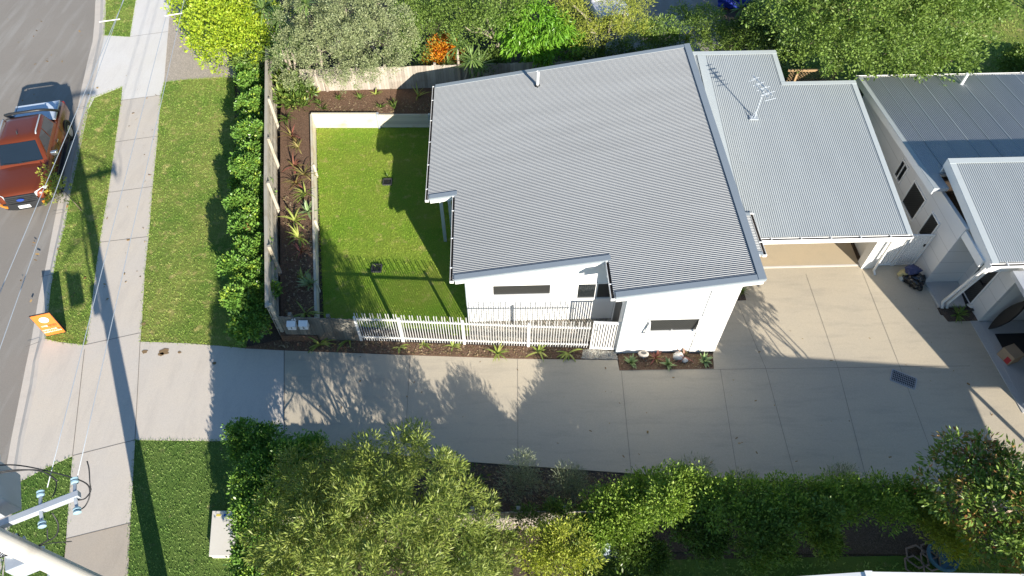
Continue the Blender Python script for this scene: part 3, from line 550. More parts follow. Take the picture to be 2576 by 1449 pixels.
f_ = MB(HW); f_.prism([(WXR+.02,14.86),(12.62,14.86),(12.78,20.4),(WXR+.02,20.4)], -.25, .022); build('garage_floor', f_, M['gfloor'], hs)
f_ = MB(HW); f_.bb(WXR+.02, 12.62, 14.78, 14.856, -.25, .026); build('garage_threshold', f_, M['pathnew'], hs)
f_ = MB(); a, b = HW(12.98,14.5,2.2), HW(12.98,14.5,.1); f_.tube([HW(12.98,14.2,2.26), HW(12.98,14.55,2.12), b, HW(13.0,14.35,.03)], .045, 10); build('downpipe', f_, M['white'], hs, smooth=True)
# small corrugated awning over the side entry
az = lambda x, y: 2.78-.16*(x-6.78)
r = MB(HW); corrugated(r, 6.78, 8.06, 13.32, 14.95, lambda x, y: az(x,y), .0672, .0135, 'x'); ao = build('entry_awning', r, M['roof'], hs, smooth=True)
f_ = MB(HW); f_.bb(6.78, 8.08, 13.32, 14.95, 2.43, 2.52); build('awning_deck', f_, M['white'], ao)
gutter(8.19, 13.25, 15.0, ao, 2.59, 'awning_gutter')
for y in (13.24, 14.88):
    f_ = MB(HW); f_.add([(6.8,y,az(6.8,0)+.015),(8.08,y,az(8.08,0)+.015),(8.08,y+.12,az(8.08,0)+.015),(6.8,y+.12,az(6.8,0)+.015),(6.8,y,az(6.8,0)+.03),(8.08,y,az(8.08,0)+.03),(8.08,y+.12,az(8.08,0)+.03),(6.8,y+.12,az(6.8,0)+.03)],[(3,2,1,0),(4,5,6,7),(0,1,5,4),(1,2,6,5),(2,3,7,6),(3,0,4,7)]); build('awning_flashing', f_, M['flash'], ao)
dr = MB(HW); dr.bb(WXR+.002, WXR+.02, 13.6, 14.5, .05, 2.05); build('entry_door', dr, M['screen'], hs)
# ---- tv antenna on the garage roof
def gpt(u, v):
    d = ray(u, v); lo, hi = 5, 60
    for _ in range(60):
        t = (lo+hi)/2; q = np.array([0,0,CAM_H])+d*t; h = HF(q); lo, hi = (t, hi) if q[2] > gz(0,h[1])+.03 else (lo, t)
    return HF(q)
ab = gpt(1895, 298); aw = HW(*ab)
an = thing('tv_antenna', 'thin metal television antenna on a mast on the garage roof', 'antenna', aw)
f_ = MB(); f_.box((aw[0],aw[1],aw[2]+.03),(.30,.22,.03)); f_.beam((aw[0]-.12,aw[1]-.08,aw[2]+.03),(aw[0],aw[1],aw[2]+.3),.02,.02); f_.beam((aw[0]+.12,aw[1]+.09,aw[2]+.03),(aw[0],aw[1],aw[2]+.3),.02,.02); build('base_bracket', f_, M['galv'], an)
f_ = MB(); f_.tube([(aw[0]+.03,aw[1],aw[2]+.03),(aw[0]+.03,aw[1],aw[2]+1.35)], .022, 8); build('mast', f_, M['galv'], an)
f_ = MB(); bz = aw[2]+1.28; bd = Vector((-.35,.94,0)).normalized(); sd_ = Vector((bd.y,-bd.x,0)); c_ = Vector((aw[0]+.03,aw[1],bz))
f_.tube([c_-bd*.45, c_+bd*.75], .018, 6); f_.tube([c_-bd*.30-Vector((0,0,.18)), c_+bd*.5-Vector((0,0,.18))], .012, 6); build('boom', f_, M['galv'], an)
for k_ in range(9):
    f_ = MB(); p_ = c_+bd*(-.42+k_*.14); L_ = .22-.012*k_; zz = Vector((0,0,.0 if k_ % 2 else -.18)); f_.tube([p_-sd_*L_+zz, p_+sd_*L_+zz], .009, 5); build('element', f_, M['galv'], an)
# ------------------------------------------------------------------ house 2 (next door, behind the same drive)
H2O = HW(16, 16)
h2 = thing('house', 'white weatherboard house with dusty grey roofs at the end of the shared drive', 'house', H2O)
U0, V0, V1 = 14.55, 13.95, 22.0
bz2 = lambda y: 2.42+(22.1-y)*.075          # back roof climbs towards the drive
def wallpoly(mb, x, y0, y1, za, zb, t=.12): mb.add([(x,y0,0),(x+t,y0,0),(x+t,y1,0),(x,y1,0),(x,y0,za),(x+t,y0,za),(x+t,y1,zb),(x,y1,zb)],[(3,2,1,0),(4,5,6,7),(0,1,5,4),(1,2,6,5),(2,3,7,6),(3,0,4,7)])
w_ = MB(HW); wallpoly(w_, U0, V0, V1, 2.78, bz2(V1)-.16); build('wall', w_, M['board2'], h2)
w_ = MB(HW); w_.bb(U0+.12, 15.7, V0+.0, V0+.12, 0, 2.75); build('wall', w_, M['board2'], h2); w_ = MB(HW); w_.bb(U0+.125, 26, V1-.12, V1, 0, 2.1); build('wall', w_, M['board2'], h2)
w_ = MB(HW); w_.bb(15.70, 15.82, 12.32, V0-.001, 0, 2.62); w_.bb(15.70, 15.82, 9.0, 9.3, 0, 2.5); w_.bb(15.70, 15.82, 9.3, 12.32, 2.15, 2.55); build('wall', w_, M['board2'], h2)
w_ = MB(HW); w_.bb(15.83, 22, 12.33, 12.45, 0, 2.5); w_.bb(15.83, 22, 9.0, 9.12, 0, 2.5); w_.bb(21.9, 22, 9.13, 12.32, 0, 2.5); build('garage_wall', w_, M['white'], h2)
def window_x(y0, y1, z0, z1, x, par, pane='screen', name='window', fw=.05, mull=None):
    f_ = MB(HW); t = .035
    f_.bb(x-t, x-.002, y0-fw, y1+fw, z1, z1+fw); f_.bb(x-t-.02, x-.002, y0-fw, y1+fw, z0-fw, z0); f_.bb(x-t, x-.002, y0-fw, y0, z0, z1); f_.bb(x-t, x-.002, y1, y1+fw, z0, z1)
    if mull: f_.bb(x-t, x-.002, mull-.02, mull+.02, z0, z1)
    o = build(name, f_, M['white'], par); p = MB(HW); p.bb(x-.012, x-.003, y0, y1, z0, z1); build('pane' if pane == 'glass' else 'security_screen', p, M[pane], o); return o
window_x(17.62, 18.05, 1.25, 1.92, U0, h2, 'glass', mull=17.84); window_x(16.05, 16.95, .95, 1.9, U0, h2, 'screen'); window_x(14.95, 15.45, .95, 1.9, U0, h2, 'screen')
window_x(12.98, 13.62, .12, 1.95, 15.70, h2, 'screen', 'door')
f_ = MB(HW); f_.bb(15.63,15.66,13.02,13.10,1.0,1.12); f_.bb(15.58,15.63,13.04,13.22,1.04,1.07); build('door_handle', f_, M['inkk'], [c for c in h2.children if c.name.startswith('door')][0])
f_ = MB(HW); f_.prism([(U0+.01,13.94),(15.69,13.94),(15.69,12.92),(14.62,12.92)], -.2, .09); build('porch_slab', f_, M['porchslab'], h2)
f_ = MB(HW); f_.prism([(15.72,12.3),(21.8,12.3),(21.8,9.3),(15.72,9.3)], -.2, .04); build('garage_floor', f_, M['porchslab'], h2)
f_ = MB(HW); f_.prism([(15.45,12.34),(15.72,12.34),(15.72,9.0),(15.55,9.0)], -.2, .035); build('garage_threshold', f_, M['porchslab'], h2)
# back roof (ribs run down the slope), fascia and white barge
B0, B1, BX = 16.3, 22.25, 14.12
r = MB(HW); corrugated(r, BX+.12, 27, B0, B1-.05, lambda x, y: bz2(y)+.03, .0672, .0135, 'y'); build('roof', r, M['roofb'], h2, smooth=True)
f_ = MB(HW); bar_y(f_, BX+.1, 27, B0+.02, B1-.08, -.12, .005, lambda x, y: bz2(y)); build('soffit', f_, M['white'], h2)
f_ = MB(HW); bar_y(f_, BX, BX+.16, B0-.75, B1, .038, .05, lambda x, y: bz2(y)); build('barge_flashing', f_, M['flashpale'], h2)
f_ = MB(HW); bar_y(f_, BX-.004, BX+.03, B0-.76, B1+.004, -.2, .036, lambda x, y: bz2(y)); build('fascia', f_, M['white'], h2)
f_ = MB(HW); bar_y(f_, BX+.03, 14.62, B0-.74, B0+.02, -.1, .035, lambda x, y: bz2(y)); build('roof_corner', f_, M['roofb'], h2)
gutter(B1+.12, BX, 27, h2, bz2(B1)+.02, axis='x', strap=2)
f_ = MB(HW)
for x in np.arange(14.9, 26.5, .765): bar_y(f_, x-.012, x+.012, B0, B1-.06, .036, .052, lambda x_, y: bz2(y))
build('sheet_laps', f_, M['flash'], h2)
# porch roof in front, higher, falling towards the drive
q = [HF(P(2390,402,3.42)), HF(P(2640,398,3.42)), HF(P(2640,668,2.82)), HF(P(2505,665,2.82))]
PX0, PY0, PY1 = q[3][0]-.12, q[3][1], q[0][1]; ps = (3.42-2.82)/(PY1-PY0); pz = lambda x, y: 2.82+ps*(y-PY0)
r = MB(HW); corrugated(r, PX0+.18, 25, PY0+.05, PY1-.12, lambda x, y: pz(x,y)+.03, .0672, .0135, 'y'); build('porch_roof', r, M['roofg'], h2, smooth=True)
f_ = MB(HW); bar_y(f_, PX0+.03, 25, PY0+.1, PY1-.03, -.14, .005, pz); build('porch_ceiling', f_, M['white'], h2)
f_ = MB(HW); bar_y(f_, PX0, PX0+.20, PY0, PY1, .040, .052, pz); bar_y(f_, PX0-.003, 25, PY1-.2, PY1+.003, .053, .064, pz); build('barge_flashing', f_, M['flashpale'], h2)
f_ = MB(HW); bar_y(f_, PX0-.005, PX0+.03, PY0, PY1+.004, -.26, .038, pz); f_.bb(PX0+.03, 25, PY1-.03, PY1+.006, 2.9, 3.44); build('fascia', f_, M['white'], h2)
gutter(PY0+.02, PX0-.05, 25, h2, 2.84, axis='x', strap=1.2)
f_ = MB(HW); f_.bb(PX0+.04, 15.9, PY0+.12, PY0+.24, 2.3, 2.7); f_.bb(U0+.03, U0+.12, PY0+.25, V0, 2.4, 2.68); build('porch_beam', f_, M['white'], h2)
for dx in (.06, .22): f_ = MB(); f_.tube([HW(PX0+dx,PY0+.02,2.76), HW(PX0+dx,PY0+.12,2.6), HW(PX0+dx+.02,12.98 if dx > .1 else 13.02,.2), HW(PX0+dx,12.85,.06)], .05, 10); build('downpipe', f_, M['white'], h2, smooth=True)
# unseen garage roof, outline slanted to cast the drive's diagonal shadow edge
f_ = MB(); gl = [HW(15.35,PY0-.1,2.62), HW(15.30,9.3,2.62), (16.9,4.6,2.62), (24,4.6,2.62), (24,12.6,2.62)]; f_.slab(gl, .14); build('garage_roof', f_, M['roofb'], h2)
u2 = roofpt(2408, 200); f_ = MB(HW); yv = 21.6; xv = HF(P(2410,203,bz2(yv)))[0]; f_.lathe([(.06,0),(.06,.5),(.05,.5)], (xv,yv,bz2(yv)), 12); build('vent_pipe', f_, M['pvc'], h2, smooth=40)
# ------------------------------------------------------------------ fences, letterboxes, gate
def paling_fence(name, label, a, b, za, zb, ha, hb, m, wd=.105, seed=1, t=.018, cat='fence', rails=1, railm=None, n_post=4, side=1, lean=0):
    """upright palings from a to b, with rails and posts on one side"""
    o = thing(name, label, cat, (a[0], a[1], za)); r = random.Random(seed); A, B = Vector((a[0],a[1],0)), Vector((b[0],b[1],0)); D = B-A; L = D.length; D.normalize(); Nn = Vector((-D.y, D.x, 0))*side
    n = int(L/wd); p = MB(); ang = math.atan2(D.y, D.x)
    for i in range(n):
        s = (i+.5)*L/n; f = s/L; z = za+(zb-za)*f; h = ha+(hb-ha)*f+r.uniform(-.02, .02); c = A+D*s+Nn*r.uniform(-.005, .005)
        p.box((c.x, c.y, z+h/2), (L/n-.006, t, h), ang+r.uniform(-.004,.004))
    build('palings', p, m, o)
    for k in range(rails):
        f = .25+.55*k; q = MB(); q.beam(A+Nn*.045+Vector((0,0,za+ha*f)), B+Nn*.045+Vector((0,0,zb+hb*f)), .05, .09); build('rail', q, railm or m, o)
    for k in range(n_post):
        f = (k+.3)/n_post; c = A+D*L*f+Nn*.09; z = za+(zb-za)*f; h = ha+(hb-ha)*f+.05; q = MB(); q.box((c.x, c.y, z+h/2-.1), (.1,.1,h+.2), ang); build('post', q, railm or m, o)
    return o
fl, fr = P(727,856), P(908,858)
ff = paling_fence('paling_fence', 'short grey weathered paling fence carrying the two letterboxes beside the driveway', fl, fr, 0, 0, 1.34, 1.21, M['palingd'], .095, 3, rails=2, n_post=2)
# side fence along the hedge: seen from the garden, palings behind three rails
w0, w1, w2 = (-7.42,12.12,0), (-8.62,17.4,0), (-10.35,25.6,0)
sf = thing('paling_fence', 'long pale timber fence between the roadside hedge and the narrow mulched garden', 'fence', w0)
p = MB(); r_ = random.Random(8)
segs = [(Vector(w0), Vector(w1), 0, 0), (Vector(w1), Vector(w2), 0, .1)]
for A, B, za, zb in segs:
    D = B-A; L = D.length; D.normalize(); n = int(L/.15); an_ = math.atan2(D.y, D.x)
    for i in range(n):
        c = A+D*((i+.5)*L/n); p.box((c.x+r_.uniform(-.004,.004), c.y, .86+zb*.5), (L/n-.004, .018, 1.72+r_.uniform(-.015,.015)), an_)
build('palings', p, M['palinglt'], sf)
for A, B, za, zb in segs:
    D = (B-A).normalized(); Nn = Vector((D.y, -D.x, 0))
    for z in (.62, 1.12, 1.58): q = MB(); q.beam(A+Nn*.035+Vector((0,0,z)), B+Nn*.035+Vector((0,0,z+zb)), .045, .085); build('rail', q, M['palinglt'], sf)
    q = MB(); q.beam(A+Vector((0,0,1.745)), B+Vector((0,0,1.745+zb)), .11, .025); build('capping', q, M['palinglt'], sf)
    L = (B-A).length
    for k in range(max(2, int(L/2.4))):
        c = A+D*(.05+k*2.4)+Nn*.1; q = MB(); q.box((c.x, c.y, .9), (.1,.1,1.8), math.atan2(D.y, D.x)); po = build('post', q, M['palinglt'], sf)
paling_fence('paling_fence', 'weathered timber paling fence along the back of the garden under the overhanging tree', (3.6,24.75,0), (-8.75,24.16,0), .55, .6, 1.22, 1.12, M['palings'], .115, 5, rails=1, n_post=6, side=-1)
paling_fence('paling_fence', 'low timber paling fence mostly hidden by shrubs on the far side of the driveway', (-6.75,8.35,0), (-6.2,6.1,0), 0, 0, 1.5, 1.6, M['palingd'], .105, 6, rails=2, n_post=2)
paling_fence('paling_fence', 'old paling fence with a sunlit top between the olive tree and the bright hedge', (-6.0,5.98,0), (3.3,6.03,0), 0, 0, 1.36, 1.36, M['palings'], .115, 7, rails=1, n_post=8)
# letterboxes on the front fence
fy = fl[1]-.03
def letterbox(u0, v0, u1, v1, digit, label):
    a, b = PY(u0, v0, fy-.12), PY(u1, v1, fy-.12); x0, x1, zt, zb = a[0], b[0], a[2], b[2]; y = fy-.012
    o = thing('letterbox', label, 'letterbox', ((x0+x1)/2, y, zb), 'letterboxes on the front fence')
    m = MB(); d = .17; s = [(0,0),(-d,0),(-d,.19),(-d*.15,.27),(0,.27)]
    vs = [(x, y+p_[0], zb+p_[1]) for x in (x0, x1) for p_ in s]; m.add(vs, [(4,3,2,1,0),(5,6,7,8,9)]+[(i, (i+1) % 5, (i+1) % 5+5, i+5) for i in range(5)]); body = build('box', m, M['white'], o, bevel=.004)
    m = MB(); m.add([(x0-.008,y-d-.012,zb+.186),(x1+.008,y-d-.012,zb+.186),(x1+.008,y-d*.15,zb+.279),(x0-.008,y-d*.15,zb+.279),(x0-.008,y-d-.012,zb+.193),(x1+.008,y-d-.012,zb+.193),(x1+.008,y-d*.15,zb+.287),(x0-.008,y-d*.15,zb+.287)],[(3,2,1,0),(4,5,6,7),(0,1,5,4),(1,2,6,5),(2,3,7,6),(3,0,4,7)]); build('lid', m, M['white'], o)
    m = MB(); put_text(m, digit, .15, frame(((x0+x1)/2, y-d-.004, zb+.10), (1,0,0), (0,0,1))); build('numeral', m, M['inkk'], o)
letterbox(718,808,747,826,'1','white metal letterbox with a black number 1, nearest the fence corner')
letterbox(748.5,808,777,825,'2','white metal letterbox with a black number 2, on the grey paling fence')
m = MB(); c = PY(738,803.5,fy-.02); put_text(m, '45', .17, frame((c[0], fy-.02, c[2]-.03), (1,0,0), (0,0,1)), .008); tag(build('house_number', m, M['inkw']), 'white number 45 fixed above the letterboxes on the grey fence', 'house number')
M['pickw'] = plain('satin_white_metal', (.50,.50,.49), .4, var=.04)
# white picket fence: alternating tall and short pickets
pk = [P(909.7,859), P(1014.8,862), P(1169,868), P(1329,874), P(1478,878)]
wf = thing('picket_fence', 'white metal picket fence with tall and short slats between the paling fence and gate', 'fence', tuple(pk[0]))
dz_ = [.02, -.02, -.03, -.04]
cnt = 0
for i in range(4):
    a, b = Vector(pk[i]), Vector(pk[i+1]); D = b-a; L = D.length; D.normalize(); ang = math.atan2(D.y, D.x); n = round(L/.0815); m = MB(); dz = dz_[i]
    for k in range(n):
        c = a+D*((k+.5)*L/n); h = (1.30 if cnt % 3 == 2 else 1.53)+dz; cnt += 1
        m.box((c.x, c.y, (h+.05)/2+.03), (.026,.012,h-.05), ang)
    build('pickets', m, M['pickw'], wf)
    for z in (.20, 1.17+dz): m = MB(); m.beam(a+Vector((0,.04,z)), b+Vector((0,.04,z)), .035, .055); build('rail', m, M['white'], wf)
    c = a if i else a; m = MB(); m.box((c.x, c.y+.03, .66), (.075 if i != 1 else .11,.07,1.32+dz), ang); build('post', m, M['white'], wf)
ga, gb = Vector(P(1482,878)), Vector(P(1551,881)); gt_ = thing('gate', 'white slatted gate between the picket fence and the white house wall', 'gate', tuple(ga)); D = (gb-ga); L = D.length; D.normalize(); ang = math.atan2(D.y, D.x)
m = MB()
for s in (.03, L-.03): c = ga+D*s; m.box((c.x, c.y, .78), (.05,.05,1.52), ang)
for z in (.08, 1.50): c = ga+D*L/2; m.box((c.x, c.y, z), (L-.11,.05,.07), ang)
build('frame', m, M['white'], gt_); m = MB()
for k in range(9): c = ga+D*(.11+k*(L-.22)/8); m.box((c.x, c.y, .79), (.046,.02,1.34), ang)
build('slats', m, M['white'], gt_); m = MB(); c = ga+D*.13; m.box((c.x, c.y-.03, 1.12), (.11,.03,.05), ang); build('latch', m, M['alu'], gt_)
# slatted screen and gate beside the garage
def slat_panel(name, label, cat, a, b, h, latch=None):
    a, b = Vector(a), Vector(b); o = thing(name, label, cat, tuple(a)); D = b-a; L = D.length; D.normalize(); ang = math.atan2(D.y, D.x); m = MB()
    for s in (.03, L-.03): c = a+D*s; m.box((c.x, c.y, h/2+.02), (.06,.05,h), ang)
    for z in (.08, h-.02): c = a+D*L/2; m.box((c.x, c.y, z), (L-.13,.045,.06), ang)
    build('frame', m, M['white'], o); m = MB(); n = int((L-.1)/.085)
    for k in range(n): c = a+D*(.09+(k+.5)*(L-.18)/n); m.box((c.x, c.y, h/2+.03), (.062,.02,h-.18), ang)
    build('slats', m, M['white'], o)
    if latch: m = MB(); c = a+D*(L-.13); m.box((c.x, c.y-.03, 1.1), (.05,.03,.1), ang); build('latch', m, M['inkk'], o)
slat_panel('slatted_screen', 'white slatted screen panel fixed beside the garage pillar, catching the sun', 'screen', HW(13.08,14.78), HW(13.74,14.77), 1.62)
slat_panel('gate', 'white slatted gate in shade against the wall of the house next door', 'gate', HW(13.76,14.77), HW(14.5,14.76), 1.60, True)
# lattice trellis behind the garage roof
tl = thing('lattice_trellis', 'brown timber lattice trellis behind the corner of the garage roof', 'trellis', tuple(PY(1985,203,24.2)))
pa, pb = PY(1978,203,24.2), PY(2100,205,24.2); zt = PY(1990,176,24.2)[2]; m = MB(); zb = pa[2]-.5
for x0 in np.arange(pa[0]-1.4, pb[0]+.1, .13):
    for s in (1, -1):
        h = zt-zb; a0, a1 = x0, x0+h; b0, b1 = zb, zt
        if a0 < pa[0]: b0 += pa[0]-a0; a0 = pa[0]
        if a1 > pb[0]: b1 -= a1-pb[0]; a1 = pb[0]
        if a1-a0 > .1:
            if s < 0: b0, b1 = zb+zt-b0, zb+zt-b1
            m.beam((a0,24.2+.012*s,b0),(a1,24.2+.012*s,b1),.03,.008)
M['latt'] = timbermat('lattice_timber', (.34,.22,.11), (.46,.32,.18), (.2,.12,.06)); build('lattice', m, M['latt'], tl)
m = MB(); m.beam((pa[0]-.1,24.17,zt),(pb[0]+.1,24.17,zt),.07,.07); build('top_rail', m, M['latt'], tl)
for x in (pa[0]+.3, pb[0]-.2): m = MB(); m.box((x,24.12,zt/2),(.08,.08,zt)); build('post', m, M['latt'], tl)
# ------------------------------------------------------------------ small things on the ground
M['grate'] = plain('steel_grate', (.09,.10,.11), .5, metal=.5)
gc = P(2272,955); a_ = P(2255,932); b_ = P(2298,942); dg = thing('drain_grate', 'rectangular dark steel drain grate set in the shaded driveway', 'drain', (gc[0],gc[1],.012)); e1 = Vector((.88,-.47,0)); e2 = Vector((.47,.88,0)); g0 = Vector((gc[0],gc[1],.02))
m = MB()
for s in (-.27,.27): m.beam(g0+e2*s*.8-e1*.36, g0+e2*s*.8+e1*.36, .03, .02)
for s in (-.36,.36): m.beam(g0+e1*s-e2*.2, g0+e1*s+e2*.2, .03, .02)
build('frame', m, M['alu'], dg); m = MB()
for k in range(13): s = -.32+.64*k/12; m.beam(g0+e1*s-e2*.2, g0+e1*s+e2*.2, .012, .016)
for k in range(5): s = -.16+.32*k/4; m.beam(g0+e2*s-e1*.34+Vector((0,0,.002)), g0+e2*s+e1*.34+Vector((0,0,.002)), .012, .012)
build('bars', m, M['alu'], dg); m = MB(); m.poly([tuple(g0+e1*.36*i+e2*.22*j-Vector((0,0,.004))) for i, j in ((-1,-1),(1,-1),(1,1),(-1,1))]); build('pit', m, M['dark'], dg)  # flat black sheet under the bars stands in for the unlit hole
M['plast0'] = plain('dark_grey_plastic', (.05,.05,.052), .6)
def yard_sump(u, v, label, sprig):
    c = P(u, v); o = thing('yard_drain', label, 'drain', tuple(c), 'drains in the back lawn'); m = MB(); s = .16
    for i, j, a, b in ((0,-1,s,.02),(0,1,s,.02),(-1,0,.02,s),(1,0,.02,s)): m.box((c[0]+i*s, c[1]+j*s, .03), (a*2 if a > .1 else .04, b*2 if b > .1 else .04, .06))
    build('frame', m, M['plast0'], o); m = MB(); m.bb(c[0]-s+.02, c[0]+s-.02, c[1]-s+.02, c[1]+s-.02, .005, .03); build('cover', m, M['dark'], o)
    return c
sump1 = yard_sump(975,459,'small black drain cover alone in the sunlit middle of the back lawn',1); sump2 = yard_sump(948,676,'small black drain cover in the striped fence shadow on the lawn',0)
# round garden light and white rocks in the front bed
c = P(1617,897,.02); gl_ = thing('garden_light', 'round cream garden light with a dark lens in the front bed', 'garden light', tuple(c)); m = MB(); tl_ = Matrix.Rotation(R_(-25), 4, 'X'); m.lathe([(.05,-.06),(.16,-.03),(.17,.02),(.13,.05),(.09,.05)], (c[0],c[1],.17), 24, tl_); build('housing', m, M['path'], gl_, smooth=40)
m = MB(); m.lathe([(.088,.03),(.088,.056),(.02,.066)], (c[0],c[1],.17), 20, tl_); build('lens', m, M['glass'], gl_, smooth=40); m = MB(); m.tube([(c[0]+.02,c[1]-.05,-.02),(c[0],c[1],.15)], .022, 8); build('spike', m, M['path'], gl_)
def rock(u, v, s, label, m_, sq=.7):
    c = P(u, v); r = random.Random(int(u)); bm = bmesh.new(); bmesh.ops.create_icosphere(bm, subdivisions=3, radius=1)
    me = bpy.data.meshes.new('rock')
    from mathutils import noise as mn
    for v_ in bm.verts: k = 1+.28*mn.noise(v_.co*1.3+Vector((u,v,0))); v_.co = Vector((v_.co.x*s*k, v_.co.y*s*k*.85, v_.co.z*s*k*sq+s*sq*.6))
    bm.to_mesh(me); bm.free(); o = link('rock', me, m_, None, smooth=True); o.location = (c[0],c[1],.0); tag(o, label, 'rock'); return o
M['rock'] = plain('white_rock', (.62,.60,.56), .85, var=.2, bstr=.5, bscale=8)
rock(1705,899,.17,'larger white rock in the front bed between the reddish plants',M['rock']); rock(1722,908,.10,'smaller white rock in the front bed in front of the larger rock',M['rock'])
rock(2440,774,.15,'pale rock on the porch corner beside the small planter',M['rock'])
# door mat, rubbish pile, garage contents
q = [HW(14.95,13.72), HW(15.55,13.72), HW(15.62,13.05), HW(15.12,13.05)]
m = MB(); q4 = PL([(2413,724),(2452,724),(2480,782),(2434,782)], .09); m.slab([(x,y,.112) for x,y,_ in q4], .02); tag(build('door_mat', m, M['black']), 'black door mat on the pale porch in front of the door', 'door mat')
def lump(name, label, cat, c, s, m_, seed, rough=.35, sub=4, par=None, sq=(1,1,1)):
    from mathutils import noise as mn
    bm = bmesh.new(); bmesh.ops.create_icosphere(bm, subdivisions=sub, radius=1); me = bpy.data.meshes.new(name); o3 = Vector((seed*7.1, seed*3.3, seed))
    for v_ in bm.verts:
        k = 1+rough*mn.noise(v_.co*1.6+o3)+rough*.55*mn.noise(v_.co*4+o3)+rough*.25*mn.noise(v_.co*9+o3); v_.co = Vector((v_.co.x*s*k*sq[0], v_.co.y*s*k*sq[1], max(-.75*s*sq[2], v_.co.z*s*k*sq[2])+.75*s*sq[2]))
    bm.to_mesh(me); bm.free()
    if par: off = ORG[par.name]; me.transform(Matrix.Translation(Vector(c)-Vector(off)))
    o = link(name, me, m_, par, smooth=True)
    if not par: o.location = c; tag(o, label, cat)
    return o
M['bag'] = plain('black_plastic_bag', (.014,.014,.016), .22, spec=.7, var=.3); M['blueb'] = plain('navy_fabric', (.05,.06,.14), .8, var=.2); M['yel'] = plain('yellow_fabric', (.55,.46,.22), .8, var=.2); M['card'] = plain('cardboard', (.42,.30,.19), .85, var=.15); M['redp'] = plain('red_print', (.5,.035,.04), .6)
def G(u, v, z=0): return tuple(P(u, v, z))
lump('rubbish_bag', 'shiny black rubbish bag slumped against the white wall beside the gate', 'bag', G(2298,716), .26, M['bag'], 1, .45, sq=(1,1,.95))
lump('rubbish_bag', 'smaller black rubbish bag at the front of the heap of bags', 'bag', G(2280,705), .2, M['bag'], 2, .45)
lump('bundle', 'navy blue fabric bundle on top of the heap of black bags', 'bundle', G(2293,684,.36), .2, M['blueb'], 3, .4, sq=(1.2,.9,.7))
lump('bundle', 'pale yellow cloth bundle beside the black rubbish bags', 'bundle', G(2273,692,.12), .17, M['yel'], 4, .4, sq=(1.2,.8,.7))
bx = MB(); c = G(2270,702); bx.box((c[0],c[1],.09),(.24,.16,.18),.3); tag(build('box', bx, M['flashpale'], bevel=.005), 'small grey box standing at the edge of the rubbish heap', 'box')
c = HW(15.98,10.9); bb_ = thing('cardboard_box', 'cardboard box with a red printed patch inside the open garage', 'box', (c[0],c[1],.04))
m = MB(); m.box((c[0],c[1],.24),(.42,.46,.40),.35); build('box', m, M['card'], bb_, bevel=.006); m = MB(); e = Vector((math.cos(.35),math.sin(.35),0)); n_ = Vector((e.y,-e.x,0)); p0 = Vector((c[0],c[1],.24))-e*.2125
m.add([tuple(p0+n_*i*.2+Vector((0,0,j*.15-.02))) for i, j in ((.2,-1),(1,-1),(1,.6),(.2,.6))], [(0,1,2,3)]); build('label', m, M['redp'], bb_)
for i, (uu, vv) in enumerate(((2520,850),)):
    pass
m = MB(); c = HW(15.85,11.9); prof = []
for k in range(13): t = k/12; prof.append((.32*math.sin(math.pi*min(1,t*1.02))**.8+.01, t))
vs = [];
for rr, t in prof: 
    for s in (-1, 1): vs.append((c[0]+.35*t+.02, c[1]+s*rr*.6+.1, .05+t*1.6)); vs.append((c[0]+.35*t+.09, c[1]+s*rr*.6+.1, .05+t*1.6))
fs = []
for k in range(12): a = 4*k; b = a+4; fs += [(a,b,b+2,a+2),(a+1,a+3,b+3,b+1),(a,a+1,b+1,b),(a+2,b+2,b+3,a+3)]
m.add(vs, fs); tag(build('surfboard', m, M['inkk'], smooth=30), 'tall curved black board leaning inside the open garage', 'board')
m = MB(); q5 = [HW(16.0,11.8), HW(17.3,11.8), HW(17.3,11.0), HW(16.0,11.0)]; m.slab([(a,b,.058) for a,b,_ in q5], .014); tag(build('floor_mat', m, M['black']), 'dark floor mat lying just inside the open garage', 'mat')
# service pit lid on the lower lawn
c4 = PL([(537,1288),(590,1288),(592,1398),(528,1398)], .22); m = MB(); M['cream'] = plain('cream_fibreglass', (.74,.69,.60), .6, var=.06)
pit = thing('service_cabinet', 'low cream service cabinet on the grass, partly under the dark shrubs', 'cabinet', (c4[0][0],c4[0][1],0)); m.prism([(p_[0],p_[1]) for p_ in c4], -.05, .22); build('box', m, M['cream'], pit, bevel=.02)
cx = sum(p_[0] for p_ in c4)/4; cy = sum(p_[1] for p_ in c4)/4; m = MB(); m.prism([(cx+(p_[0]-cx)*1.06, cy+(p_[1]-cy)*1.04) for p_ in c4], .22, .26); build('lid', m, M['cream'], pit, bevel=.012)
M['yellow'] = plain('yellow_sticker', (.75,.6,.12), .5); M['bluep'] = plain('blue_print', (.03,.12,.5), .5); m = MB(); m.box((c4[0][0]+.18,c4[0][1]-.1,.263),(.12,.06,.004)); build('sticker', m, M['yellow'], pit); m = MB(); m.box((c4[0][0]+.36,c4[0][1]-.1,.263),(.08,.07,.004)); build('sticker', m, M['bluep'], pit)
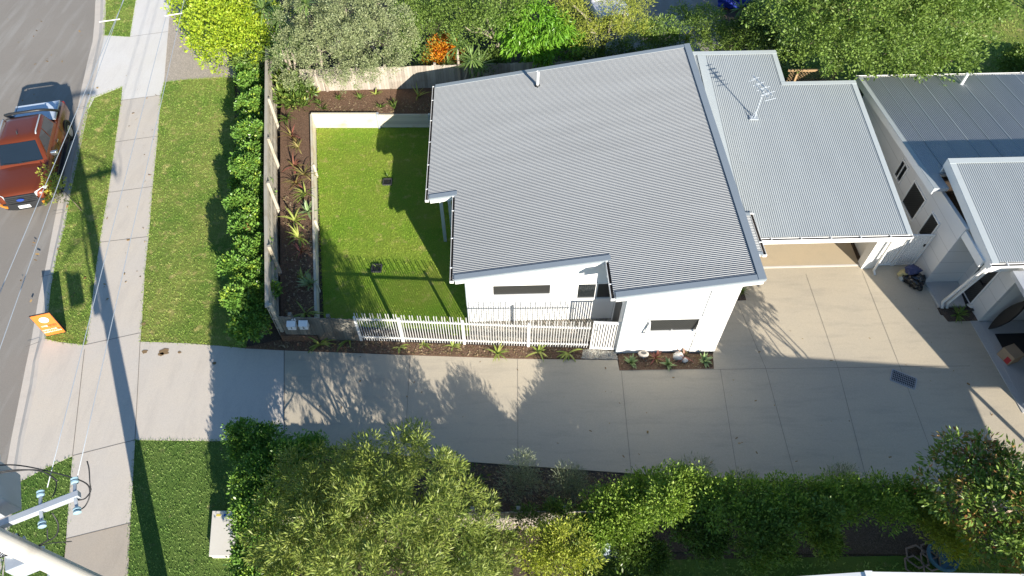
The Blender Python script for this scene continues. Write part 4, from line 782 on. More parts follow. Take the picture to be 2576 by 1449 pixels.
# far background: blue tarp, garden ornaments of the neighbour, patio cover roof
M['tarp'] = plain('blue_tarp', (.02,.05,.42), .5, var=.3); lump('tarpaulin', 'bright blue tarpaulin heaped behind the shrubs at the top', 'tarpaulin', G(1845,14,.0), .75, M['tarp'], 6, .3, sq=(1.2,.8,.8))
M['ceram'] = plain('pale_blue_stone', (.36,.42,.48), .8, var=.15)
sc_ = G(1518,1396); go = thing('garden_statue', 'pale blue grey garden statue beside the yellow green shrub', 'statue', sc_); m = MB(); m.lathe([(.2,0),(.2,.08),(.12,.12),(.1,.3),(.15,.45),(.17,.6),(.12,.75),(.06,.82)], sc_, 16); build('body', m, M['ceram'], go, smooth=50); m = MB(); m.lathe([(.02,.80),(.09,.84),(.105,.93),(.08,1.02),(.02,1.06)], sc_, 16); build('head', m, M['ceram'], go, smooth=50)
m = MB(); m.tube([(sc_[0]+.12,sc_[1],.6),(sc_[0]+.26,sc_[1]-.05,.48),(sc_[0]+.3,sc_[1]-.12,.66)], [.05,.04,.035], 8); build('arm', m, M['ceram'], go, smooth=50); m = MB(); m.lathe([(.03,.62),(.14,.68),(.16,.72),(.13,.71),(.02,.66)], (sc_[0]+.3,sc_[1]-.15,0), 16); build('bowl', m, M['ceram'], go, smooth=50)
# hexagonal edging and blue paddling pool on the dark lawn
M['edge'] = plain('brown_edging', (.20,.15,.13), .7)
hx_ = thing('hexagon_edging', 'brown hexagonal garden edging loops on the dark lawn near the patio roof', 'garden edging', G(2310,1410))
for (u, v, r) in ((2305,1402,.30),(2338,1412,.26),(2298,1425,.26),(2335,1388,.22)):
    c = P(u, v); m = MB(); pts = [(c[0]+r*math.cos(i*math.pi/3+.3), c[1]+r*math.sin(i*math.pi/3+.3), .06) for i in range(7)]; m.tube(pts, .028, 6); build('hexagon', m, M['edge'], hx_)
c = P(2368,1402); po = thing('paddling_pool', 'round blue paddling pool on the dark lawn beside the hexagon edging', 'pool', tuple(c)); m = MB(); m.lathe([(.36,0),(.40,.08),(.38,.16),(.34,.16),(.33,.03),(.01,.03)], tuple(c), 24); M['poolb'] = plain('blue_plastic', (.05,.13,.2), .5); build('basin', m, M['poolb'], po, smooth=40)
gz0 = 3.4; ap = P(2183,1438,gz0); pc = thing('patio_roof', 'bright white low gable patio roof at the bottom edge, right', 'roof', (ap[0],ap[1],0))
xl, xr = ap[0]-1.9, ap[0]+10  # roof height and unseen ends are set to shade hedge and driveway
for x_, dzr in ((xl,.30),(xr,.35)):
    m = MB(); m.slab([(ap[0],ap[1],gz0),(x_,ap[1]-.05,gz0-dzr),(x_,ap[1]-7,gz0-dzr),(ap[0],ap[1]-7,gz0)], .06); build('roof_sheet', m, M['white'], pc)
m = MB(); m.beam((ap[0],ap[1]+.01,gz0+.02),(ap[0],ap[1]-7,gz0+.02),.16,.03); build('ridge_cap', m, M['white'], pc)
for x_ in (xl+.15, ap[0], xr-.15):
    m = MB(); m.box((x_,ap[1]-.25,(gz0-.4)/2),(.1,.1,gz0-.4)); build('post', m, M['white'], pc)
# ------------------------------------------------------------------ A-frame sign on the verge
tlc, trc, brc, blc = (74.3,797),(124,787),(164.6,834.2),(117.7,844.6)
BL, BR_ = Vector(P(*blc,.05)), Vector(P(*brc,.05)); ex = (BR_-BL).normalized(); Wd = (BR_-BL).length
TLw, TRw = Vector(P(*tlc,1.05)), Vector(P(*trc,1.05)); up = ((TLw+TRw)/2-(BL+BR_)/2); Hh = up.length; up.normalize(); nrm = ex.cross(up).normalized()
sg = thing('sandwich_board', 'orange sandwich board with a white round emblem on the verge by the kerb', 'sign', tuple((BL+BR_)/2-Vector((0,0,.05))))
F0 = (BL+BR_)/2
def fp(x, y, d=0): return tuple(F0+ex*x+up*y+nrm*d)
def panel(mb, x0, x1, y0, y1, d0, d1): mb.add([fp(x,y,d) for d in (d0,d1) for x,y in ((x0,y0),(x1,y0),(x1,y1),(x0,y1))], [(3,2,1,0),(4,5,6,7),(0,1,5,4),(1,2,6,5),(2,3,7,6),(3,0,4,7)])
m = MB(); panel(m, -Wd/2, Wd/2, 0, Hh, 0, .012); build('front_panel', m, M['orange'], sg)
m = MB(); panel(m, -Wd/2-.015, Wd/2+.015, -.03, Hh+.03, -.02, -.002); 
for x in (-Wd/2+.03, Wd/2-.03): m.beam(fp(x,-.02,-.01), tuple(Vector(fp(x,-.02,-.01))-Vector((0,0,.10))), .025, .025)
build('frame', m, M['black'], sg)
tp = F0+up*(Hh+.02); bk = Vector((up.x,up.y,0)).normalized(); bdir = (Vector((bk.x,bk.y,0))*up.to_2d().length*1.5-Vector((0,0,1))*up.z).normalized(); m = MB(); b1 = bdir*Hh
vs = [tp-ex*Wd/2, tp+ex*Wd/2, tp+ex*Wd/2+b1, tp-ex*Wd/2+b1]; nb = ex.cross(bdir).normalized()*.015; m.add([tuple(p_+nb*k) for k in (0,1) for p_ in vs], [(3,2,1,0),(4,5,6,7),(0,1,5,4),(1,2,6,5),(2,3,7,6),(3,0,4,7)]); build('back_panel', m, M['black'], sg)
m = MB(); m.beam(fp(Wd/2-.02,Hh*.35,-.02), tuple(tp+ex*(Wd/2-.02)+b1*.65), .012, .03); build('spreader', m, M['alu'], sg)
cd = (0, Hh*.74); R0 = Wd*.235; m = MB(); n = 32; m.add([fp(cd[0]+R0*math.cos(2*math.pi*i/n), cd[1]+R0*math.sin(2*math.pi*i/n), .0145) for i in range(n)], [tuple(range(n))]); build('emblem', m, M['inkw'], sg)
def stroke(mb, pts, wd_, d): 
    for a, b in zip(pts, pts[1:]):
        dx, dy = b[0]-a[0], b[1]-a[1]; L = math.hypot(dx, dy); nx, ny = -dy/L*wd_/2, dx/L*wd_/2; mb.add([fp(a[0]+nx,a[1]+ny,d), fp(a[0]-nx,a[1]-ny,d), fp(b[0]-nx,b[1]-ny,d), fp(b[0]+nx,b[1]+ny,d)], [(0,1,2,3)])
m = MB(); k = R0; stroke(m, [(cd[0]-k*.12+k*.42*math.cos(t), cd[1]-k*.2+k*.42*math.sin(t)) for t in np.linspace(1.0, 5.3, 14)], k*.06, .0165); build('emblem_letter', m, M['flash'], sg)
m = MB(); stroke(m, [(cd[0]+k*.1, cd[1]+k*.92), (cd[0]+k*.1, cd[1]-k*.55)]+[(cd[0]+k*.33+k*.3*math.cos(t)*1.0, cd[1]-k*.2+k*.38*math.sin(t)) for t in np.linspace(-1.9, 2.4, 14)], k*.07, .0165); build('emblem_letter', m, M['inkk'], sg)
def stext(txt, x, y, size, mm, sp=1.0, name='lettering'): mb = MB(); put_text(mb, txt, size, frame(fp(x,y,.0165), ex, up), .001, sp); build(name, mb, mm, sg)
s_ = Wd*.19; stext('craig', -Wd*.21, Hh*.475, s_, M['inkw'], .9); stext('barnby', Wd*.19, Hh*.475, s_, M['inkd'], .9); stext('REAL ESTATE', Wd*.22, Hh*.405, s_*.33, M['inkd'])
stext('OPEN FOR', -Wd*.09, Hh*.27, s_*.85, M['inkw']); stext('INSPECTION', -Wd*.02, Hh*.17, s_*.85, M['inkw'])
m = MB()
for dx in (0, .05): stroke(m, [(Wd*.30+dx-.06, Hh*.31), (Wd*.40+dx, Hh*.235), (Wd*.36+dx-.05, Hh*.14)], .008, .0165)
build('arrow', m, M['inkd'], sg)
# ------------------------------------------------------------------ power pole and lines
PB = (-8.62, 3.86, 0); pp = thing('power_pole', 'tall timber power pole with a white crossarm, insulators and grey equipment boxes', 'power pole', PB)
m = MB(); m.tube([(PB[0],PB[1],-.2),(PB[0],PB[1]-.30,9.4)], [.22,.135], 24); build('shaft', m, M['polewood'], pp, smooth=40)
AZ = 6.75; ae = Vector(P(200,1243,AZ)); ad = Vector((.905,.425,0)).normalized()
al = ae-ad*2.5; m = MB(); m.beam(ae, al, .12, .13); build('crossarm', m, M['galv'], pp, bevel=.008)
m = MB(); m.beam(ae-ad*1.9-Vector((0,0,.06)), (PB[0],PB[1],5.6), .05, .05); build('brace', m, M['galv'], pp)
M['insul'] = plain('blue_grey_porcelain', (.30,.45,.52), .25, spec=.7, var=.08)
perp = Vector((-ad.y, ad.x, 0))
ins = []
for s in (.06, .62, 1.75, 2.35):
    c = ae-ad*s
    for sg_ in (1, -1):
        q = c+perp*sg_*.24; m = MB(); m.tube([c+perp*sg_*.05+Vector((0,0,.03)), q], [.03,.03], 8); b = build('strain_link', m, M['galv'], pp)
        m = MB(); mm_ = Vector(perp*sg_).to_track_quat('Z','Y').to_matrix().to_4x4(); m.lathe([(.02,-.07),(.06,-.06),(.065,-.03),(.03,-.02),(.06,0),(.065,.03),(.02,.05)], tuple(q+perp*sg_*.07), 14, mm_); build('insulator', m, M['insul'], pp, smooth=50); ins.append(q+perp*sg_*.12)
# transformer, fuse box and small meter box
tc = Vector(P(4,1218,7.3)); tr_ = (tc.x-.78, tc.y+.05, 6.85); m = MB(); m.box((tr_[0],tr_[1],tr_[2]),(.95,.75,1.15),.44); tb = build('transformer', m, M['galv'], pp, bevel=.03)
m = MB(); put_text(m, '250\nSC 7502', .15, frame((tr_[0]+.22, tr_[1]+.02, tr_[2]+.578), (.43,.9,0), (-.9,.43,0)), .001); build('stencil', m, M['inkk'], tb)
for k in range(3):
    q = (tr_[0]-.25+k*.22, tr_[1]+.1, tr_[2]+.575); m = MB(); m.lathe([(.05,0),(.05,.05),(.03,.07),(.05,.12),(.03,.16),(.02,.22)], q, 12); build('bushing', m, M['insul'], tb, smooth=50)
m = MB(); fb = Vector(P(62,1415,4.4)); m.box(tuple(fb),(.46,.34,.5),.44); o = build('fuse_box', m, M['galv'], pp, bevel=.02)
m = MB(); m.beam(fb+Vector((-.1,.05,.27)), fb+Vector((-.35,.1,.27)), .1, .03); build('bracket', m, M['pvc'], o)
m = MB(); m.box((PB[0]-.36,PB[1]-.1,4.3),(.22,.22,.5),.44); build('meter_box', m, M['galv'], pp, bevel=.02)
for zz in (9.0,):                     # upper arms, above the frame, seen by their shadows
    m = MB(); c = Vector((PB[0],PB[1]-.3,zz)); m.beam(c-ad*(.9 if zz > 9.5 else .2)+perp*.1, c+ad*(.9 if zz > 9.5 else 1.2)+perp*.1, .11, .11); build('crossarm', m, M['galv'], pp)
def cable(pts, r=.012, par=pp, name='cable', m_='cable'):
    # smooth curve through points
    P_ = [Vector(p) for p in pts]; out = []
    for i in range(len(P_)-1):
        p0, p1, p2, p3 = P_[max(i-1,0)], P_[i], P_[i+1], P_[min(i+2,len(P_)-1)]
        for k in range(6):
            t = k/6; out.append(.5*((2*p1)+(p2-p0)*t+(2*p0-5*p1+4*p2-p3)*t*t+(3*p1-p0-3*p2+p3)*t**3))
    out.append(P_[-1]); m = MB(); m.tube(out, r, 6); return build(name, m, M[m_], par, smooth=True)
def W(u, v, z): return Vector(P(u, v, z))
cable([W(-30,1172,7.0), W(40,1170,6.9), W(120,1185,6.8), W(210,1212,6.7), W(226,1240,6.6), W(215,1272,6.5), W(195,1285,6.6)])
cable([W(-30,1195,7.0), W(30,1186,6.9), W(95,1183,6.8), W(138,1205,6.7), W(140,1230,6.7), W(132,1250,6.8)])
cable([W(-20,1190,7.05), W(40,1182,6.95), W(105,1186,6.85), W(145,1210,6.7)])
cable([W(219,1160,6.9), W(224,1180,6.85), W(226,1215,6.75), W(228,1235,6.6), W(214,1254,6.65), W(196,1258,6.7)])
cable([W(131,1290,6.7), W(146,1318,6.5), W(142,1345,6.3), W(122,1358,6.2), W(119,1330,6.3)])
cable([W(120,1360,6.2), W(80,1380,5.6), W(20,1396,5.2), W(-20,1410,5.0)], .014)
cable([W(180,1362,6.2), W(120,1368,6.0), W(60,1386,5.5), W(0,1402,5.2)], .010)
for k in range(5): cable([W(10+12*k,1330+4*k,5.9), W(20+10*k,1352+4*k,5.7), W(6+9*k,1376,5.4), W(-12+6*k,1398,5.1)], .009)
cable([W(40,1345,5.9), W(60,1372,5.5), W(95,1412,5.0), W(150,1449,4.4), W(190,1480,4.0)], .030, name='conduit', m_='galv')
cable([W(60,1350,5.9), W(92,1410,5.1), W(100,1420,5.0)], .02, name='stay_bar', m_='galv')
# overhead lines to the next pole up the street
far = 3.2
def line(a, b, label, r=.0085, ext=1.9):
    a, b = Vector(a), Vector(b); e = a+(b-a)*ext; n = 24; pts = []
    for k in range(n+1): t = k/n; p_ = a+(e-a)*t; pts.append((p_.x, p_.y, p_.z-1.6*.25*(t-t*t)*0))
    m = MB(); m.tube(pts, r, 6); return tag(build('power_line', m, M['galv'], smooth=True), label, 'power line', 'overhead power lines')
line(W(192,1212,AZ), W(463,0,AZ), 'overhead line from the end insulator of the crossarm, nearest the hedge')
line(W(119,1226,AZ), W(428,0,AZ), 'overhead line from the second insulator, crossing the middle of the footpath')
e1_ = W(0,876,AZ); e2_ = W(310,0,AZ); line(e1_+(e1_-e2_)*.45, e2_, 'overhead line passing over the kerb beside the ute, nearer the footpath', ext=1.7)
e1_ = W(0,735,AZ); e2_ = W(303,20,AZ); line(e1_+(e1_-e2_)*.55, e2_, 'overhead line furthest from the hedge, crossing over the ute bonnet', ext=1.7)
for (u0,v0,u1,v1,lb) in ((250,55,302,48,'white spreader rod on the overhead lines over the verge'),(415,40,458,33,'white spreader rod on the overhead lines beside the lime green tree')):
    m = MB(); m.tube([W(u0,v0,AZ), W(u1,v1,AZ)], .015, 8); tag(build('line_spacer', m, M['pvc']), lb, 'line spacer')
# service line to the house, thin
for pts, lb in (([W(100,1355,6.0), W(180,1420,4.8), W(175,1500,3.5)], 'x'),):
    pass
# ------------------------------------------------------------------ vehicles
M['copper'] = None
def carpaint(name, c):
    m, t, b = newmat(name); v = coords(t); n = noise(t, v, 300, 2); col = mix(t, n, tuple(k*.85 for k in c), tuple(k*1.12 for k in c)); t.links.new(col, b.inputs['Base Color'])
    b.inputs['Metallic'].default_value = .45; b.inputs['Roughness'].default_value = .38; b.inputs['Coat Weight'].default_value = .6; b.inputs['Coat Roughness'].default_value = .12; return m
M['copper'] = carpaint('copper_paint', (.21,.045,.015)); M['carwhite'] = carpaint('white_car_paint', (.75,.75,.75))
M['chrome'] = plain('chrome', (.7,.7,.72), .2, metal=.9, var=.02); M['lamp'] = plain('headlamp_glass', (.62,.64,.66), .12, spec=.8, var=.2, vscale=20); M['amber'] = plain('amber_lens', (.85,.28,.03), .25)
M['tublid'] = plain('silver_tub_cover', (.58,.66,.76), .3, metal=.0, var=.05); M['wind'] = plain('windscreen_glass', (.012,.02,.03), .05, spec=.9, var=.05); M['tyre'] = plain('tyre_rubber', (.025,.024,.023), .85, var=.2); M['plate'] = plain('white_plate', (.78,.78,.76), .4); M['badge'] = plain('blue_badge', (.02,.06,.3), .3); M['plast'] = plain('black_plastic', (.025,.026,.028), .45)
M['seat'] = plain('grey_seats', (.2,.2,.2), .8)
def loft(mb, rings, cap=True):
    n = len(rings[0]); vs = [p for r in rings for p in r]; fs = []
    for i in range(len(rings)-1):
        for k in range(n): a = i*n+k; b = i*n+(k+1) % n; fs.append((a, b, b+n, a+n))
    if cap: fs.append(tuple(range(n-1,-1,-1))); q = (len(rings)-1)*n; fs.append(tuple(range(q, q+n)))
    mb.add(vs, fs)
def lbuild(name, mb, m, par, **k): return build(name, mb, m, par, local=True, **k)
def vehicle(name, label, cat, loc, heading, ute=True, paint='copper'):
    o = thing(name, label, cat, loc, rz=heading); hl = 2.68 if ute else 2.1; hw = .93 if ute else .86
    def ring(y, w, zt, zb=.42, sh=.93): return [(-w*.86,y,zb),(-w*.98,y,zb+.12),(-w,y,zb+.34),(-w*.985,y,zt-.13),(-w*.94,y,zt-.03),(-w*.80,y,zt),(-w*.4,y,zt+.018),(0,y,zt+.024),(w*.4,y,zt+.018),(w*.80,y,zt),(w*.94,y,zt-.03),(w*.985,y,zt-.13),(w,y,zb+.34),(w*.98,y,zb+.12),(w*.86,y,zb)]
    k = hl/2.68; m = MB()
    # y runs forward
    rs = [ring(-2.66*k,hw*.95,1.06),ring(-2.58*k,hw*.985,1.10),ring(-1.2*k,hw,1.13),ring(-.9*k,hw,1.13),ring(1.0*k,hw,1.12),ring(1.25*k,hw*.995,1.11),ring(1.7*k,hw*.99,1.085),ring(2.2*k,hw*.965,1.04),ring(2.45*k,hw*.92,.99),ring(2.56*k,hw*.86,.93),ring(2.62*k,hw*.80,.82)]
    loft(m, rs); body = lbuild('body', m, M[paint], o, smooth=35)
    # cabin: waist -> roof
    yb, yf, rb, rf = (-1.18*k, 1.22*k, -.98*k, .42*k) if ute else (-1.75, 1.05, -1.35, .35)
    zr = 1.80 if ute else 1.50; zw = 1.10; tw = hw*.73
    def rect(y0, y1, w, z, c=.10): return [(-w,y0+c,z),(-w+c*.8,y0,z),(w-c*.8,y0,z),(w,y0+c,z),(w,y1-c,z),(w-c*.8,y1,z),(-w+c*.8,y1,z),(-w,y1-c,z)]
    m = MB(); loft(m, [rect(yb,yf,hw*.93,zw-.02), rect(yb+.03,yf-.12,hw*.90,zw+.10), rect(rb-.02,rf+.10,tw+.03,zr-.07), rect(rb+.05,rf,tw-.03,zr-.012), rect(rb+.3,rf-.25,tw-.25,zr+.012)]); lbuild('cabin', m, M[paint], o, smooth=35)
    # glass, standing a few mm proud of the cabin skin
    m = MB(); f0, f1 = (yf-.125, zw+.12), (rf+.115, zr-.085); m.add([(-hw*.80,f0[0]+.03,f0[1]),(hw*.80,f0[0]+.03,f0[1]),(tw*.93,f1[0]+.03,f1[1]),(-tw*.93,f1[0]+.03,f1[1]),(0,f0[0]+.07,f0[1]),(0,f1[0]+.05,f1[1])], [(0,4,5,3),(4,1,2,5)]); ws = lbuild('windscreen', m, M['wind'], o)
    m = MB(); m.beam((-.55,f0[0]+.055,f0[1]+.02),(-.02,f0[0]+.075,f0[1]+.05),.03,.015); m.beam((.12,f0[0]+.075,f0[1]+.03),(.62,f0[0]+.05,f0[1]+.05),.03,.015); lbuild('wipers', m, M['plast'], ws)
    for x in (-.4, .36): m = MB(); m.add([(x-.13,f0[0]-.12,f0[1]+.22),(x+.13,f0[0]-.12,f0[1]+.22),(x+.12,f0[0]-.24,f0[1]+.40),(x-.12,f0[0]-.24,f0[1]+.40)], [(0,1,2,3)]) if False else None
    m = MB(); m.add([(hw*.78,yb+.02,zw+.14),(-hw*.78,yb+.02,zw+.14),(-tw*.9,rb-.035,zr-.10),(tw*.9,rb-.035,zr-.10)], [(0,1,2,3)]); lbuild('rear_window', m, M['wind'], o)
    ym = (yb+yf)/2-.15
    for sx in (-1, 1):
        def sp(y, f): # side skin at fraction f of window height
            return (sx*((hw*.90)+(tw+.03-hw*.90)*f+.008), y, zw+.10+(zr-.17-zw)*f)
        for (a0, a1, b0, b1) in ((yb+.22, ym-.03, rb+.10, ym-.04), (ym+.03, yf-.40, ym+.02, rf-.03)):
            m = MB(); q = [sp(a0,.08), sp(a1,.08), sp(b1,.92), sp(b0,.92)]; m.add(q, [(0,1,2,3) if sx > 0 else (3,2,1,0)]); lbuild('side_window', m, M['wind'], o)
        m = MB(); m.tube([(sx*(tw-.02),rb+.12,zr+.005),(sx*(tw-.02),rb+.2,zr+.05),(sx*(tw-.02),rf-.2,zr+.05),(sx*(tw-.02),rf-.1,zr+.0)], .024, 8); lbuild('roof_rail', m, M['galv'] if ute else M['plast'], o, smooth=True)
        m = MB(); m.box((sx*(hw+.14),yf-.42,zw+.10),(.24,.13,.17)); mi = lbuild('side_mirror', m, M['chrome'] if ute else M[paint], o, bevel=.04)
        m = MB(); m.box((sx*(hw+.01),ym-.12,.96),(.02,.16,.035)); lbuild('door_handle', m, M['chrome'] if ute else M[paint], o)
        m = MB(); m.box((sx*(hw+.012),ym+.75,.97),(.02,.16,.035)); lbuild('door_handle', m, M['chrome'] if ute else M[paint], o)
        for yl in (yb+.22, ym, yf-.30): m = MB(); m.box((sx*(hw-.002),yl,.82),(.012,.010,.52)); lbuild('door_seam', m, M['plast'], body)
        if ute:
            m = MB(); m.beam((sx*(hw+.05),-.95,.45),(sx*(hw+.05),1.1,.45),.14,.06); lbuild('side_step', m, M['plast'], o, bevel=.015)
            m = MB(); put_text(m, 'WILDTRAK', .15, frame((sx*(hw+.006),.52,.86), (0,sx,0), (0,0,1)), .002); lbuild('lettering', m, M['flash'], body)
        # lamps
        m = MB(); m.add([(sx*.80*hw/.93,2.46*k,.84),(sx*.52,2.62*k,.80),(sx*.52,2.58*k,.965),(sx*.83*hw/.93,2.36*k,1.0),(sx*.90*hw/.93,2.25*k,.90)], [(0,1,2,3,4) if sx > 0 else (4,3,2,1,0)]); m2 = MB(); m2.v = [(a*1.012, b+.022, c+.006) for a, b, c in m.v]; m2.f = m.f
        hlp = lbuild('headlight', m2, M['lamp'], o); m = MB(); m.beam((sx*.62,2.60*k,.775),(sx*.88*hw/.93,2.42*k,.80),.05,.045); lbuild('indicator', m, M['amber'], hlp)
        m = MB(); m.beam((sx*.60,2.69*k,.52),(sx*.84*hw/.93,2.55*k,.56),.05,.09); lbuild('fog_lamp', m, M['amber'] if ute else M['lamp'], o)
        m = MB(); m.box((sx*.80*hw/.93,-2.65*k,.88),(.16,.05,.34)); lbuild('tail_light', m, M['redp'], o)
    m = MB(); m.add([(-.56,2.60*k,.66),(.56,2.60*k,.66),(.52,2.58*k+.01,.94),(-.52,2.58*k+.01,.94),(-.56,2.69*k,.66),(.56,2.69*k,.66),(.52,2.645*k,.93),(-.52,2.645*k,.93)],[(3,2,1,0),(4,5,6,7),(0,1,5,4),(1,2,6,5),(2,3,7,6),(3,0,4,7)]); gr = lbuild('grille', m, M['plast'], o, bevel=.015)
    for z in (.73,.80,.87): m = MB(); m.box((0,2.70*k-(z-.66)*.16,z),(1.0,.02,.025)); lbuild('grille_bar', m, M['plast'], gr)
    m = MB(); mm_ = Matrix.Rotation(R_(-78), 4, 'X'); n = 20; m.add([tuple(mm_ @ Vector((.13*math.cos(2*math.pi*i/n), .055*math.sin(2*math.pi*i/n), 0))+Vector((0,2.745*k,.82))) for i in range(n)], [tuple(range(n))]); m.f = [m.f[0][::-1]] if False else m.f; lbuild('emblem', m, M['badge'], gr)
    m = MB(); loft(m, [[(x*s,y*k,z) for x,y in ((-.84*hw/.93,2.40),(-.70,2.64),(-.35,2.73),(.35,2.73),(.70,2.64),(.84*hw/.93,2.40))] for s, z in ((.97,.36),(1.03,.45),(1.03,.60),(.98,.66))]); bp = lbuild('front_bumper', m, M['plast'], o, smooth=35)
    m = MB(); m.box((0,2.76*k,.52),(.40,.02,.13)); lbuild('number_plate', m, M['plate'], bp)
    m = MB(); m.box((0,-2.70*k,.52),(1.6*hw/.93,.12,.18)); lbuild('rear_bumper', m, M['plast'], o, bevel=.03)
    for y in (1.62*k, -1.55*k):
        for sx in (-1, 1):
            if ute:
                m = MB(); n = 12; rs_ = []
                for rr, xx in ((.43,hw-.06),(.44,hw+.035),(.37,hw+.04)): rs_.append([(sx*xx, y+rr*math.cos(t), .40+rr*math.sin(t)) for t in np.linspace(-.25, math.pi+.25, n)])
                vs = [p for r in rs_ for p in r]; fs = [(i*n+j, i*n+j+1, (i+1)*n+j+1, (i+1)*n+j) for i in range(2) for j in range(n-1)]; m.add(vs, fs); lbuild('wheel_arch', m, M['plast'], o, smooth=50)
            we = MB(); rot = Matrix.Rotation(R_(90), 4, 'Y'); we.lathe([(.22,-.12),(.34,-.125),(.38,-.08),(.385,0),(.38,.08),(.34,.125),(.22,.12)], (sx*(hw-.09),y,.385), 28, rot); wh = lbuild('wheel', we, M['tyre'], o, smooth=40)
            we = MB(); we.lathe([(.03,.135*sx),(.10,.13*sx),(.225,.122*sx),(.225,.02*sx)], (sx*(hw-.09),y,.385), 20, rot); lbuild('rim', we, M['alu'], wh, smooth=30)
    if ute:
        m = MB(); m.add([(-.76,-2.56,1.15),(.76,-2.56,1.15),(.76,-1.30,1.175),(-.76,-1.30,1.175),(-.76,-2.56,1.19),(.76,-2.56,1.19),(.76,-1.30,1.215),(-.76,-1.30,1.215)],[(3,2,1,0),(4,5,6,7),(0,1,5,4),(1,2,6,5),(2,3,7,6),(3,0,4,7)]); lid = lbuild('tub_cover', m, M['tublid'], o, bevel=.015)
        for sx in (-1,1):
            m = MB(); m.beam((sx*.80,-2.54,1.175),(sx*.80,-1.32,1.19),.05,.06); lbuild('cover_rail', m, M['galv'], lid)
        m = MB(); m.tube([(-.84,-1.9,1.16),(-.80,-1.5,1.50),(-.70,-1.22,1.74),(-.5,-1.14,1.82),(.5,-1.14,1.82),(.70,-1.22,1.74),(.80,-1.5,1.50),(.84,-1.9,1.16)], .055, 10); lbuild('sports_bar', m, M['plast'], o, smooth=True)
        m = MB(); m.tube([(0,.2,1.81),(0,.12,1.92)], [.03,.012], 8); lbuild('antenna', m, M['plast'], o)
    return o
uhead = math.atan2(-5.36, 1.37)-math.pi/2
vehicle('utility_truck', 'copper orange dual cab ute with a silver tub cover parked at the kerb', 'ute', (-18.60,20.35,-.12), uhead)
wc = P(1515,10,.6); vehicle('parked_car', 'white car under the trees in the driveway behind the house', 'car', (4.35,31.6,-.03), math.pi+.22, False, 'carwhite')
# ------------------------------------------------------------------ vegetation
DENS = 1.55
def unit(a): return a/np.maximum(np.linalg.norm(a, axis=1, keepdims=True), 1e-9)
def sph(r, n): return unit(r.normal(size=(n, 3)))
def leafquads(c, d, L, Wd, r, cup=.15):
    """c base points, d unit directions, L lengths -> folded diamond leaves (4 verts)"""
    n = len(c); side = unit(np.cross(d, r.normal(size=(n,3)))); nn = np.cross(side, d); V = np.zeros((n, 4, 3)); L = L[:,None]; Wd = Wd[:,None]
    V[:,0] = c; V[:,1] = c+d*L*.5+side*Wd*.5+nn*L*cup*.5; V[:,2] = c+d*L; V[:,3] = c+d*L*.5-side*Wd*.5+nn*L*cup*.5
    return V.reshape(-1, 3)
def crown_pts(lobes, nclump, clr, nleaf, L, Wd, seed, droop=0., up=.25, shell=.45, out=.7, flat=1.0):
    """lobes: (x,y,z,r) or (x,y,z,rx,ry,rz). Leaves gather in tufts that stand on the lobes, with gaps between the tufts."""
    r = np.random.default_rng(seed); lb = np.array([l if len(l) == 6 else (l[0],l[1],l[2],l[3],l[3],l[3]*.85) for l in lobes], float)
    wt = lb[:,3]*lb[:,4]; pick = r.choice(len(lb), nclump, p=wt/wt.sum()); dv = sph(r, nclump); dv[:,2] = np.where(dv[:,2] < -.35, -dv[:,2], dv[:,2])
    rad = (shell+(1-shell)*r.random(nclump)**.6)[:,None]; cc = lb[pick,:3]+dv*lb[pick,3:6]*rad
    cs = clr*r.uniform(.55, 1.4, nclump); idx = np.repeat(np.arange(nclump), nleaf); n = len(idx)
    q = sph(r, n)*(r.random(n)**.4)[:,None]; q[:,2] *= flat; pos = cc[idx]+q*cs[idx][:,None]
    d = unit(q*1.2+dv[idx]*out*.6+np.array([0,0,1.])*(up-droop)+r.normal(size=(n,3))*.4)
    l = L*r.uniform(.6, 1.3, n); return leafquads(pos, d, l, Wd*r.uniform(.7, 1.25, n)*l/L, r)
def limb(m, a, b, r0, r1, rg, n=5, wob=.12):
    a, b = np.array(a, float), np.array(b, float); L = np.linalg.norm(b-a); pts = [a+(b-a)*t+(rg.normal(size=3)*wob*L*.3 if 0 < t < 1 else 0) for t in np.linspace(0, 1, n)]
    m.tube([tuple(p) for p in pts], list(np.linspace(r0, r1, n)), 7)
def tree(name, label, cat, base, lobes, leaf, group=None, nclump=120, clr=.35, nleaf=26, L=.12, W=.05, seed=1, droop=0., up=.25, shell=.45, out=.7, bark='bark', tr=.09, limbs=6, flat=1.0, crown='crown', extra=None):
    o = thing(name, label, cat, tuple(base), group); rg = np.random.default_rng(seed+100)
    nclump = int(nclump*DENS); V = crown_pts(lobes, nclump, clr, nleaf, L, W, seed, droop, up, shell, out, flat); n0 = len(V)//4
    if extra: V = np.concatenate([V, crown_pts(lobes, extra[1], clr*.8, extra[2], L*extra[3], W*extra[3], seed+7, droop, up, .9, out)])
    co = npmesh(crown, V, 4, M[leaf], o)
    if extra: co.data.materials.append(M[extra[0]]); mi = np.zeros(len(V)//4, dtype=np.int32); mi[n0:] = 1; co.data.polygons.foreach_set('material_index', mi)
    m = MB(); lb = [np.array(l[:3]) for l in lobes]; cen = sum(lb)/len(lb); b = np.array(base, float); fork = b+(cen-b)*.45
    limb(m, b-np.array([0,0,.1]), fork, tr, tr*.7, rg, 5, .06)
    for k in range(min(limbs, len(lb))): limb(m, fork, lb[k*len(lb)//min(limbs, len(lb))]+np.array([0,0,lobes[k*len(lb)//min(limbs, len(lb))][3]*(.55 if bark == 'barkpale' else .1)])+rg.normal(size=3)*.08, tr*.45, tr*.1, rg, 5, .14)
    build('trunk', m, M[bark], o, smooth=True); return o
def LB(lst): return [(*P(u, v, z), *rest) for u, v, z, *rest in lst]
